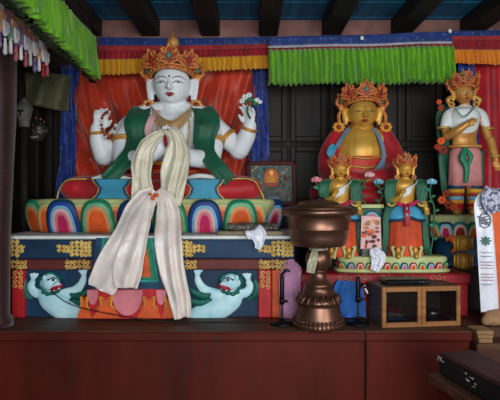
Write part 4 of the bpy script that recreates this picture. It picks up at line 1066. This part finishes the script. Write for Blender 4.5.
valance('silk_valance', 'red and orange silk valance with blue top above the right standing statue', 452, 508, lambda u: 31 - u, lambda u: lerp(64, 66, u),
        (('blue_strip', 'broc_blue2', 0, .18, .008), ('red_strip', 'val_red2', .16, .28, .012), ('crimson_strip', 'val_red', .26, .6, .02), ('orange_frill', 'val_orange', .56, 1, .055)), 4.15, 13)
# red curtain with blue border on the right
rc = thing('brocade_curtain', W(486, 236, 4.3), 'plain red brocade curtain with blue edge at the right behind the standing statue', 'curtain')
mb = MB('broc_crimson')
mb.sheet(lambda u, v: W(lerp(466 + 10 * v, 522, u), lerp(60, 240, v), 4.3) + Vector((0, .035 * math.sin(14 * u * (1 - .3 * v) + 2 * v) - .04, 0)), 60, 24, .004); mb.build('main_panel', rc)
mb = MB('broc_blue')
mb.sheet(lambda u, v: W(lerp(453, 470, u) + 6 * v, lerp(60, 150, v), 4.3) + Vector((0, .02 * math.sin(8 * u) - .1, 0)), 16, 20, .004); mb.build('blue_border', rc)
# green side valance running towards the viewer on the left
gv = thing('silk_valance', (-1.1, 2.8, 2.36), 'long bright green pleated side valance at the upper left, running towards the viewer', 'valance')
ya, yb_ = 1.75, 3.72
def sv(m_, z0, z1, amp, n, name, dx=0, nu=None, jag=0.):
    mb = MB(m_)
    def fn(u, v):
        z = lerp(z0, z1 + jag * math.sin(u * n * 5.1), v) - .05 * math.sin(u * PI) * (1 - v)
        return (lerp(-1.05, -1.18, u) + dx + amp * (.4 + .6 * v) * (1 + pleat(u + .003 * math.sin(4 * v + 25 * u), n)) / 2, lerp(ya, yb_, u), z)
    mb.sheet(fn, nu or n * 6, 10, .004); return mb.build(name, gv)
sv('val_green', 2.72, 2.395, .085, 34, 'green_frill', jag=.008)
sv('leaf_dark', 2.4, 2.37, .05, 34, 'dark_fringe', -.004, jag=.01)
sv('plaster', 2.75, 2.715, .01, 20, 'pale_piping', -.004, 40)
sv('beam_wood', 2.86, 2.745, .008, 10, 'dark_strip', -.012, 40)
mb = MB('beam_wood'); mb.T = Matrix.Translation((-1.14, 2.7, 2.895)) @ Matrix.Rotation(.063, 4, 'Z'); mb.box((-.02, -1.1, -.035), (.02, 1.05, .035), .006)
tag(mb.build('canopy_rail'), 'dark wooden canopy rail carrying the green side valance', 'rail')
# patchwork hanging with tassels at the far left top
pwk = thing('patchwork_hanging', (-1.25, 2.75, 2.24), 'faded patchwork hanging of many colours with tassels in the upper left corner', 'hanging')
rnd = random.Random(11); pm = ['patch_red', 'patch_white', 'patch_green', 'patch_purple', 'patch_orange', 'patch_white', 'patch_white']
for k in range(13):
    y0 = 2.28 + k * .057; x = -1.25
    for lvl, zt in enumerate((2.475, 2.43, 2.385)):
        m_ = rnd.choice(pm); mb = MB(m_); w_ = .056; h_ = .085 - .012 * (k % 2)
        pts = [(y0, zt), (y0 + w_, zt), (y0 + w_, zt - h_ * .6), (y0 + w_ / 2, zt - h_), (y0, zt - h_ * .6)]
        mb.T = Matrix(((0, -1, 0, x + .014 * lvl), (1, 0, 0, 0), (0, 0, 1, 0), (0, 0, 0, 1)))
        mb.prism(pts, -.012 - .006 * (k % 2), 0, .003); mb.build('patch', pwk)
    mb = MB(rnd.choice(['patch_red', 'patch_white', 'crimson', 'patch_purple'])); c = Vector((x + .036, y0 + .028, 2.325 - .02 * (k % 2)))
    mb.lathe([(.002, 0), (.009, -.008), (.006, -.018), (.009, -.03), (.011, -.075), (.006, -.085)], c, seg=10); mb.build('tassel', pwk)
mb = MB('beam_wood'); mb.box((-1.268, 2.2, 2.47), (-1.24, 3.04, 2.49), .004); mb.build('top_rail', pwk)

# mask, lantern-shaped ornament and olive cloth on the dark left side
ms = thing('wooden_mask', W(37, 145, 4.32), 'black carved mask hanging in the dark left corner', 'mask')
c = W(37, 131, 4.3); kM = 4.3 / F
b = MB('mask_black'); b.ell(c, (10 * kM, .06, 12 * kM), 20, 14); b.ell(c + Vector((0, -.03, -7 * kM)), (7 * kM, .05, 5 * kM)); b.ell(c + Vector((0, -.055, -1 * kM)), (2.4 * kM, .035, 3.4 * kM))
for x in (-1, 1): b.ell(c + Vector((x * 4.5 * kM, -.045, 5.5 * kM)), (3.6 * kM, .025, 1.6 * kM)); b.ell(c + Vector((x * 10.5 * kM, .0, 0)), (2 * kM, .03, 4 * kM))
f_ = b.build('mask_face', ms, remesh=.007, sm=2)
for x in (-1, 1):
    mb = MB('bone'); mb.ell(c + Vector((x * 4.5 * kM, -.055, 1.8 * kM)), (2.6 * kM, .018, 2 * kM), 12, 8); mb.build('eye', f_)
mb = MB('bone'); mb.curve([c + Vector((-4 * kM, -.072, -6.5 * kM)), c + Vector((0, -.084, -7.6 * kM)), c + Vector((4 * kM, -.072, -6.5 * kM))], .009, seg=8); mb.build('teeth', f_)
mb = MB('copper_dark')
for a in (-.8, -.4, 0, .4, .8): mb.ell(c + Vector((11 * kM * math.sin(a), -.02, 12.5 * kM * math.cos(a))), (.022, .02, .026), 10, 8)
mb.build('skull_crown', ms)
ln = thing('wall_ornament', W(22, 165, 3.9), 'grey lantern-shaped ornament on a pole beside the left pillar', 'ornament')
kL = 3.9 / F; c = W(24, 0, 3.9); mb = MB('stone_grey')
mb.lathe([(.5 * kL, W(0, 97, 3.9).z), (3 * kL, W(0, 100, 3.9).z), (9.2 * kL, W(0, 108, 3.9).z), (9 * kL, W(0, 110, 3.9).z), (6 * kL, W(0, 122, 3.9).z), (5.4 * kL, W(0, 127, 3.9).z), (.5 * kL, W(0, 128, 3.9).z)], (c.x, 3.9, 0), seg=6); mb.build('lantern_body', ln)
mb = MB('ink'); mb.box((c.x - 3.5 * kL, 3.9 - 8 * kL, W(0, 113, 3.9).z), (c.x + 3 * kL, 3.9 - 6.4 * kL, W(0, 111, 3.9).z), .002); mb.box((c.x - 1 * kL, 3.9 - 7.6 * kL, W(0, 117, 3.9).z), (c.x + .4 * kL, 3.9 - 5.4 * kL, W(0, 113, 3.9).z), .002); mb.build('dark_mark', ln)
mb = MB('dark_wood'); mb.lathe([(4 * kL, AT), (4 * kL, W(0, 127, 3.9).z)], (c.x, 3.9, 0), seg=12); mb.build('pole', ln)
oc = MB('olive_cloth')
oc.sheet(lambda u, v: W(lerp(24, 70, u), lerp(lerp(72, 74, u), lerp(104, 112, u), v), lerp(4.1, 4.25, u)) + Vector((0, .03 * math.sin(9 * u + 2 * v), 0)), 30, 10, .006)
tag(oc.build('olive_cloth'), 'dull olive cloth hanging above the mask in the dark left corner', 'cloth')
# posts of the dark lattice behind
for px, Yp in ((50, 4.42), (62, 4.42)):
    mb = MB('door_wood'); x = (px - 250) * Yp / F; mb.box((x - .025, Yp - .02, AT), (x + .025, Yp + .02, 2.3), .006); o = mb.build('trim_4'); o['kind'] = 'structure'

# ================================================================ copper butter-lamp vessel
YC = 3.13; kC = YC / F; CX = W(318.5, 0, YC).x; z = lambda y: W(0, y, YC).z
cv = thing('copper_vessel', (CX, YC, AT), 'big lidded copper vessel on a flared foot at the front of the altar', 'vessel')
def lat(name, m_, prof, par=cv, seg=48):
    mb = MB(m_); mb.lathe([(r_ * kC, y if y < 3 else z(y)) for r_, y in prof], (CX, YC, 0), seg=seg); return mb.build(name, par)
lat('foot', 'copper', [(.3, AT), (25.6, AT), (26.2, AT + .01), (26.2, AT + .028), (25, AT + .036), (23.5, 316), (21.2, 305), (20.8, 303), (22.4, 302), (22.6, 299.5), (21, 297), (17.5, 295), (15.5, 290), (14, 286.5), (14.8, 285.5), (14.8, 283), (11.5, 281.5), (9, 279), (7.6, 275), (7.2, 272), (8, 271), (8, 270), (.3, 270)])
mb = MB('copper_dark')
for i in range(40):
    a = 2 * PI * i / 40
    for y, r_ in ((322, 25.1), (318.2, 24.2)): mb.ell((CX + r_ * kC * math.cos(a + (y % 2) * .08), YC + r_ * kC * math.sin(a + (y % 2) * .08), z(y)), (.011, .011, .012), 8, 6)
for i in range(20):
    a = 2 * PI * i / 20; P = lambda r_, y, o=0: (CX + r_ * kC * math.cos(a + o), YC + r_ * kC * math.sin(a + o), z(y))
    mb.curve([P(22.4, 300.5), P(19.5, 296.4), P(17, 293)], [.008, .013, .006], seg=6, sub=3)
mb.build('foot_relief', cv)
lat('stem', 'copper', [(.3, 270.2), (8, 270.2), (9.5, 268), (12.4, 264), (13, 259), (12.4, 254), (9.5, 250), (7.5, 248.6), (7.2, 247.4), (9, 246.6), (9, 245), (.3, 245)])
bw = lat('bowl', 'copper', [(.3, 246.2), (18, 246.2), (25, 245.4), (27.3, 243), (28.4, 237), (29.6, 229.6), (30.3, 229.2), (30.3, 228.2), (30, 227.6), (31.6, 219), (32.4, 216.4), (35, 215.2), (37.2, 214.4), (37.6, 212), (37.2, 209.6), (35, 209.4), (34.6, 212), (.3, 212.4)])
ld = lat('lid', 'copper', [(.3, 209.2), (34, 209.2), (34.6, 208.4), (33, 207.4), (27, 205.8), (21.5, 204.4), (20.5, 203.2), (20, 202.4), (14, 200.6), (8, 199.6), (.3, 199.4)])
lat('knob', 'black_metal', [(.3, 200.3), (6, 200.2), (6.5, 199), (5, 197.4), (.3, 196.8)], ld)
# scarf tied on the stem
mb = MB('silk_grey')
mb.ribbon([W(315, 249, YC - .045), W(314, 256, YC - .086), W(312, 264, YC - .094), W(310.5, 273, YC - .094)], [.03, .045, .055, .05], .006, 1, .003, nu=10)
mb.tube([(CX + 8.2 * kC * math.cos(2 * PI * i / 20), YC + 8.2 * kC * math.sin(2 * PI * i / 20), z(249)) for i in range(21)], .01, seg=6)
tag(mb.build('silk_scarf', org=W(312, 273, YC - .09)), 'greenish grey silk scarf tied around the stem of the copper vessel', 'scarf')

# ================================================================ small black stands
def stand(cx, top, arm, label):
    Y = 3.16; k = Y / F; x = W(cx, 0, Y).x
    st = thing('metal_stand', (x, Y, AT), label, 'stand', 'black metal stands')
    mb = MB('black_metal'); mb.lathe([(.001, 0), (11.5 * k, 0), (12 * k, .006), (11.5 * k, .014), (4 * k, .022), (2.4 * k, .04), (.001, .04)], (x, Y, AT), seg=32); mb.build('base', st)
    mb = MB('grey_metal'); mb.lathe([(.001, 0), (1.2 * k, 0), (1.2 * k, W(0, top, Y).z - AT - .03), (.001, W(0, top, Y).z - AT - .03)], (x, Y, AT + .035), seg=12); mb.build('rod', st)
    mb = MB('black_metal'); zz = W(0, top, Y).z; mb.lathe([(.001, -.14), (2 * k, -.14), (2.3 * k, -.13), (2.3 * k, -.01), (1.8 * k, 0), (.001, 0)], (x, Y, zz), seg=14); mb.build('grip', st)
    zc = W(0, 301 if not arm else 299, Y).z; mb = MB('black_metal'); mb.lathe([(.001, -.02), (2.6 * k, -.02), (2.6 * k, .02), (.001, .02)], (x, Y, zc), seg=14)
    mb.tube([(x, Y, zc), (x + .03, Y - .01, zc)], .009, seg=8); mb.build('clamp', st)
    if arm:
        mb = MB('black_metal'); mb.tube([(x, Y, zz - .1), W(362, 283, Y - .02), W(365, 287.5, Y - .02)], [.008, .009, .009], seg=8); a = mb.build('arm', st)
        mb = MB('white_paint'); mb.tube([W(364, 286, Y - .02), W(367.5, 293, Y - .02)], [.007, .005], seg=8); mb.build('white_tip', a)
    else:
        mb = MB('black_metal'); mb.tube([W(281, 275, Y), W(286, 270, Y - .01), W(289, 271, Y - .01)], [.007, .011, .008], seg=8); mb.build('hook', st)
stand(282, 276, False, 'small black metal stand left of the copper vessel')
stand(358, 277, True, 'small black metal stand with a white tip beside the glass-front box')

# ================================================================ cloths stuffed behind the vessel
lc = MB('lilac_cloth')
lc.ribbon([W(297, 263, 3.325), W(293, 268, 3.32), W(290, 280, 3.32), W(291, 300, 3.315), W(294, 318, 3.315)], [.06, .13, .14, .15, .18], .013, 2, .006, nu=20)
tag(lc.build('folded_cloth'), 'lilac pink cloth draped behind the left black stand', 'cloth')
bc = MB('blue_cloth')
bc.ribbon([W(349, 281, 3.33), W(349, 290, 3.31), W(350, 304, 3.3), W(350, 317, 3.29)], [.15, .19, .2, .21], .016, 2, .006, nu=20)
bc.m('blue_cloth')
tag(bc.build('folded_cloth'), 'bright blue cloth hanging from the red shelf behind the right black stand', 'cloth')

# ================================================================ glass-front box
r6 = Matrix.Rotation(math.radians(7), 3, 'Z'); YX = 3.07
bx0, bx1 = W(382, 0, YX).x, W(465.5, 0, YX).x; bw_, bd_, bh = bx1 - bx0, .25, W(0, 287.5, YX).z - AT
B0 = Vector((bx0, YX, AT)); T = Matrix.Translation(B0) @ r6.to_4x4()
bx = thing('display_box', B0 + r6 @ Vector((bw_ / 2, bd_ / 2, 0)), 'wooden box with two dark glass doors on the altar at the right', 'box')
def tb(m_, lo, hi, name, par, bev=.004):
    mb = MB(m_); mb.T = T; mb.box(lo, hi, bev); return mb.build(name, par)
mb = MB('box_wood_dark'); mb.T = T
t = .014
for lo, hi in (((0, .02, 0), (t, bd_, bh)), ((bw_ - t, .02, 0), (bw_, bd_, bh)), ((t, .02, 0), (bw_ - t, bd_, t)), ((t, .02, bh - t), (bw_ - t, bd_, bh)), ((t, bd_ - t, t), (bw_ - t, bd_, bh - t))): mb.box(lo, hi, .002)
mb.build('case', bx)
hwid = bw_ / 2
for i in (0, 1):
    x0 = i * hwid + .001; x1 = (i + 1) * hwid - .001
    mb = MB('box_wood'); mb.T = T; f = .03; g_ = .026
    for lo, hi in (((x0, -.004, 0), (x0 + g_, .018, bh)), ((x1 - g_, -.004, 0), (x1, .018, bh)), ((x0 + g_, -.004, 0), (x1 - g_, .018, f)), ((x0 + g_, -.004, bh - .03), (x1 - g_, .018, bh))): mb.box(lo, hi, .003)
    d = mb.build('door', bx)
    tb('glass', (x0 + g_ - .003, .005, f - .003), (x1 - g_ + .003, .008, bh - .027), 'glass_pane', d, 0)
mb = MB('grey_metal'); mb.T = T; mb.ell((hwid + .012, -.008, bh * .5), (.005, .006, .005), 10, 8); mb.build('door_knob', bx)
# things behind the glass
itm = thing('added_stack', B0 + r6 @ Vector((.14, .13, t)), 'added stack of blue, grey and red slabs behind the left glass door of the box', 'cloth')  # added slabs standing in for reflections and faint marks in the glass
for j, m_ in enumerate(('navy', 'grey_cloth', 'crimson')):
    tb(m_, (.05 + .01 * j, .08, t + .03 * j), (.2 - .02 * j, .2, t + .028 + .03 * j), 'fold', itm, .01)
itm = thing('metal_bowl', B0 + r6 @ Vector((.38, .12, t)), 'dim grey bowl seen through the right glass door of the box', 'bowl')
mb = MB('grey_metal'); mb.lathe([(.002, 0), (.03, 0), (.032, .008), (.05, .03), (.06, .06), (.056, .06), (.045, .032), (.002, .012)], B0 + r6 @ Vector((.38, .12, t)), seg=28); mb.build('bowl_wall', itm)
# black device on the box
T2 = T @ Matrix.Translation((.045, .06, bh)) @ Matrix.Rotation(-.05, 4, 'Z')
dv = thing('media_player', T2 @ Vector((.15, .06, 0)), 'flat black electronic player lying on top of the glass-front box', 'electronics')
mb = MB('black_plastic'); mb.T = T2; mb.box((0, 0, .004), (.3, .13, .036), .012); mb.build('casing', dv)
mb = MB('black_metal'); mb.T = T2; mb.box((.03, -.002, .014), (.2, .004, .026), .002); mb.build('front_slot', dv)
mb = MB('grey_metal'); mb.T = T2
for i in range(4): mb.ell((.225 + .018 * i, -.001, .02), (.005, .003, .004), 8, 6)
mb.build('button_row', dv)
mb = MB('black_plastic'); mb.T = T2
for a, c_ in ((.03, .02), (.27, .02), (.03, .11), (.27, .11)): mb.box((a - .01, c_ - .01, 0), (a + .01, c_ + .01, .008), .002)
mb.build('feet', dv)

# ================================================================ cushion and scarf on the throne ledge, cable
cz = W(0, 235, YT - .0).z + .001
cu = thing('folded_mat', (W(247, 0, 3.33).x, 3.32, cz), 'flat folded beige and grey mat on the blue throne ledge at the right', 'mat')
mb = MB('beige_pad'); X0, X1 = W(217, 0, 3.3).x, W(284, 0, 3.3).x
mb.box((X0, YT - .065, cz), (X1, YT + .06, cz + .026), .012); mb.build('pad', cu)
mb = MB('grey_cloth'); mb.sheet(lambda u, v: (lerp(X0 + .07, X1 - .045, u), lerp(YT - .05, YT + .06, v), cz + .029 + .016 * math.sin(v * 3) + .004 * math.sin(14 * u + 5 * v)), 30, 8, .034); mb.build('cover', cu)
mb = MB('khata_white')
mb.ribbon([W(249, 230.5, 3.26), W(253, 231, 3.235), W(258, 235, 3.225), W(259, 243, 3.222), W(257, 249, 3.222)], [.05, .13, .11, .06, .03], .01, 2, .003, nu=18)
tag(mb.build('offering_scarf', org=W(257, 249, 3.23)), 'white scarf crumpled over the edge of the mat on the throne', 'scarf')
mb = MB('cable'); mb.curve([W(52, 292, YT - .07), W(66, 302, YT - .09), W(84, 308.5, 3.22), W(110, 314, 3.2), W(140, 319, 3.2), W(176, 321.8, 3.22), W(230, 322, 3.2), W(262, 322.5, 3.16), W(272, 323, 3.14)], .0035, seg=6)
tag(mb.build('cable', org=W(140, 320, 3.2)), 'thin dark cable slung across the painted drape and along the altar', 'cable')
mb = MB('cable'); mb.curve([W(364, 318, 3.1), W(366, 326, 3.0), W(366.4, 333, 2.976), W(366.6, 360, 2.976), W(366, 398, 2.99)], .004, seg=6)
tag(mb.build('cable', org=W(366, 398, 2.98)), 'thin dark cable hanging down the altar front below the glass-front box', 'cable')

# ================================================================ right edge: printed scarf over an orange stand, bundle, steps, cushion
YO = 3.2
ob = thing('orange_stand', (W(502, 0, YO).x, YO + .06, AT - .0), 'orange painted wooden post at the right edge under the printed scarf', 'stand')
mb = MB('orange_paint'); mb.box((W(489, 0, YO).x, YO, AT), (W(516, 0, YO).x, YO + .12, W(0, 197, YO).z), .01); mb.build('post', ob)
mb = MB('orange_pale'); mb.box((W(487, 0, YO).x, YO - .01, W(0, 197, YO).z), (W(518, 0, YO).x, YO + .13, W(0, 194, YO).z), .006); mb.build('cap', ob)
mb = MB('altar_top'); mb.box((1.335, 3.1, .0), (2.3, 3.6, AT - .002), .006)
tag(mb.build('side_cabinet'), 'dark wooden cabinet beside the altar at the right edge', 'cabinet')
mb = MB('khata_white')
path = [W(499, 192.5, YO + .0), W(490, 195, YO - .03), W(483, 205, YO - .04), W(485, 230, YO - .045), W(487, 262, YO - .05), W(489, 290, YO - .055), W(490, 312, YO - .06)]
wd = [.05, .09, .108, .108, .112, .116, .112]
mb.ribbon(path, wd, .004, 1, .003, nu=16, ph=.4)
ps = mb.build('printed_scarf', org=path[-1]); tag(ps, 'white scarf printed with grey knots and red lines hanging at the right edge', 'scarf')
def mark(m_, pts, r_=.0035, name='printed_mark'):
    mb = MB(m_); mb.tube([W(x, y, YO - .0535 - (.012 if y > 262 else 0)) for x, y in pts], r_, seg=6, flat=.4, axis=(0, 1, 0)); return mb
def marks(m_, lst, name, r_=.0035):
    mb = MB(m_)
    for pts in lst: mb.tube([W(x, y, YO - .0525 - .012 * max(0, (y - 225) / 80)) for x, y in pts], r_, seg=6, flat=.4, axis=(0, 1, 0))
    mb.build(name, ps)
kn = []
for t in (-3, 0, 3): kn += [[(485 + t - 3.5, 221 + t * .3 - 4), (485 + t + 1.5, 221 + t * .3 + 4)], [(485 - 5 , 221 + t), (485 + 5, 221 + t - 2)]]
kn += [[(480, 217), (482, 214), (486, 213.5), (490, 216), (491, 221), (489.5, 226), (485, 228), (480.5, 226), (480, 221), (480, 217)]]
marks('print_grey', kn, 'printed_knot')
marks('print_grey', [[(479, 206), (482, 204), (485, 207), (489, 205), (491, 207)], [(480, 209), (484, 208), (488, 210)]], 'printed_cloud')
fl = []
for a in range(8): fl.append([(486, 241), (486 + 5 * math.cos(a * PI / 4), 241 + 4.4 * math.sin(a * PI / 4))])
marks('print_green', fl, 'printed_flower', .006)
marks('print_red', [[(481, y), (493.5, y + .3)] for y in (262, 265, 268, 274, 277, 280)], 'printed_line', .0022)
marks('print_grey', [[(481, y), (484, y + .5)] + [(484 + 2 * j, y + (j % 2)) for j in range(1, 5)] for y in (252, 256, 284)], 'printed_script', .0018)
mb = MB('grey_print')
mb.ribbon([W(505, 189, YO + .02), W(497, 191, YO - .06), W(491, 199, YO - .075), W(494, 213, YO - .08)], [.08, .13, .12, .09], .014, 2, .004, nu=18)
tag(mb.build('printed_cloth', org=W(494, 213, YO - .08)), 'grey patterned cloth laid over the top of the printed white scarf', 'cloth')
mb = MB('tan_cloth'); c = W(499, 320, 3.12)
mb.curve([c + Vector((-.09, -.02, 0)), c + Vector((-.04, 0, .012)), c + Vector((.08, .03, .02)), c + Vector((.16, .05, .01))], [.03, .05, .055, .04], seg=14)
tag(mb.build('cloth_bundle'), 'rolled tan cloth bundle under the end of the printed scarf', 'bundle')
# stacked wooden slats
for j, (y0, y1) in enumerate(((331, 334.6), (335, 338.6), (339, 343))):
    Y = 2.96; mb = MB('pale_wood'); mb.box((W(477 + j, 0, Y).x, Y, W(0, y1, Y).z), (W(494 - j * .6, 0, Y).x, Y + .13, W(0, y0, Y).z), .003)
    tag(mb.build('wood_plank'), ('pale wooden plank lying topmost of three beside the altar corner', 'pale wooden plank in the middle of three beside the altar corner', 'pale wooden plank at the bottom of three beside the altar corner')[j], 'slat', 'stacked pale planks')
mb = MB('altar_top'); mb.box((1.335, 2.94, 0), (1.62, 3.095, W(0, 343, 2.96).z), .006)
tag(mb.build('wooden_step'), 'dark wooden step under the three pale planks', 'step')
# long worn cushion box in the foreground
A, Bq, Cq = Vector((.93, 2.44, 0)), None, None
ang = math.radians(-78.5); Rz = Matrix.Rotation(ang, 4, 'Z')
ztop = W(0, 351.5, 2.44).z
T = Matrix.Translation((.912, 2.44, 0)) @ Rz
cu = thing('long_cushion', T @ Vector((.5, .1, ztop - .11)), 'long worn maroon and black cushion with torn edges in the lower right corner', 'cushion')
def cb_(m_, lo, hi, name, par, bev=.004):
    mb = MB(m_); mb.T = T; mb.box(lo, hi, bev); return mb.build(name, par)
cb_('black_leather', (0, 0, ztop - .11), (1.1, .2, ztop - .012), 'cushion_side', cu, .02)
tp = cb_('maroon_leather', (.004, .004, ztop - .022), (1.096, .196, ztop), 'cushion_top', cu, .012)
rnd = random.Random(4); mb = MB('torn_white'); mb.T = T
for k in range(14):
    x = rnd.choice([rnd.uniform(0, .06), rnd.uniform(.22, .3)])
    mb.ell((x, -.001, ztop - .016 - rnd.uniform(0, .02) - (.04 * rnd.random() if .2 < x < .42 else 0)), (rnd.uniform(.004, .016), .005, rnd.uniform(.003, .008)), 7, 5)
mb.build('torn_edge', cu)
bn = thing('low_bench', T @ Vector((.5, .12, 0)), 'low brown wooden bench under the long worn cushion', 'bench')
cb_('altar_top', (-.03, -.03, ztop - .16), (1.1, .22, ztop - .111), 'bench_top', bn, .006)
cb_('altar_wood', (.0, .0, .0), (1.08, .2, ztop - .16), 'bench_body', bn, .006)

# ================================================================ camera and light
cam = bpy.data.cameras.new('camera'); co = bpy.data.objects.new('camera', cam); COL.objects.link(co)
cam.sensor_width = 36; cam.lens = 36 * F / 500; co.location = (0, 0, CH); co.rotation_euler = (PI / 2, 0, 0); cam.clip_start = .05
SC.camera = co
def area(name, loc, target, sx, sy, power, col):
    l_ = bpy.data.lights.new(name, 'AREA'); l_.shape = 'RECTANGLE'; l_.size = sx; l_.size_y = sy; l_.energy = power; l_.color = col
    o = bpy.data.objects.new(name, l_); COL.objects.link(o); o.location = loc
    o.rotation_euler = (Vector(target) - Vector(loc)).to_track_quat('-Z', 'Y').to_euler(); return o
area('doorway_daylight', (.5, -2.2, 1.7), (0, 3.5, 1.2), 2.6, 2.0, 120, (.93, .98, 1.0))
area('window_daylight', (2.3, .6, 2.0), (-.6, 3.8, 1.3), 1.2, 1.2, 34, (.95, .98, 1.0))
wd_ = bpy.data.worlds.new('world'); SC.world = wd_; wd_.use_nodes = True
bg = wd_.node_tree.nodes['Background']; bg.inputs[0].default_value = (.75, .87, 1, 1); bg.inputs[1].default_value = .22
vs = SC.view_settings; vs.view_transform = 'Standard'; vs.look = 'None'; vs.exposure = .62; vs.gamma = 1; vs.use_curve_mapping = False
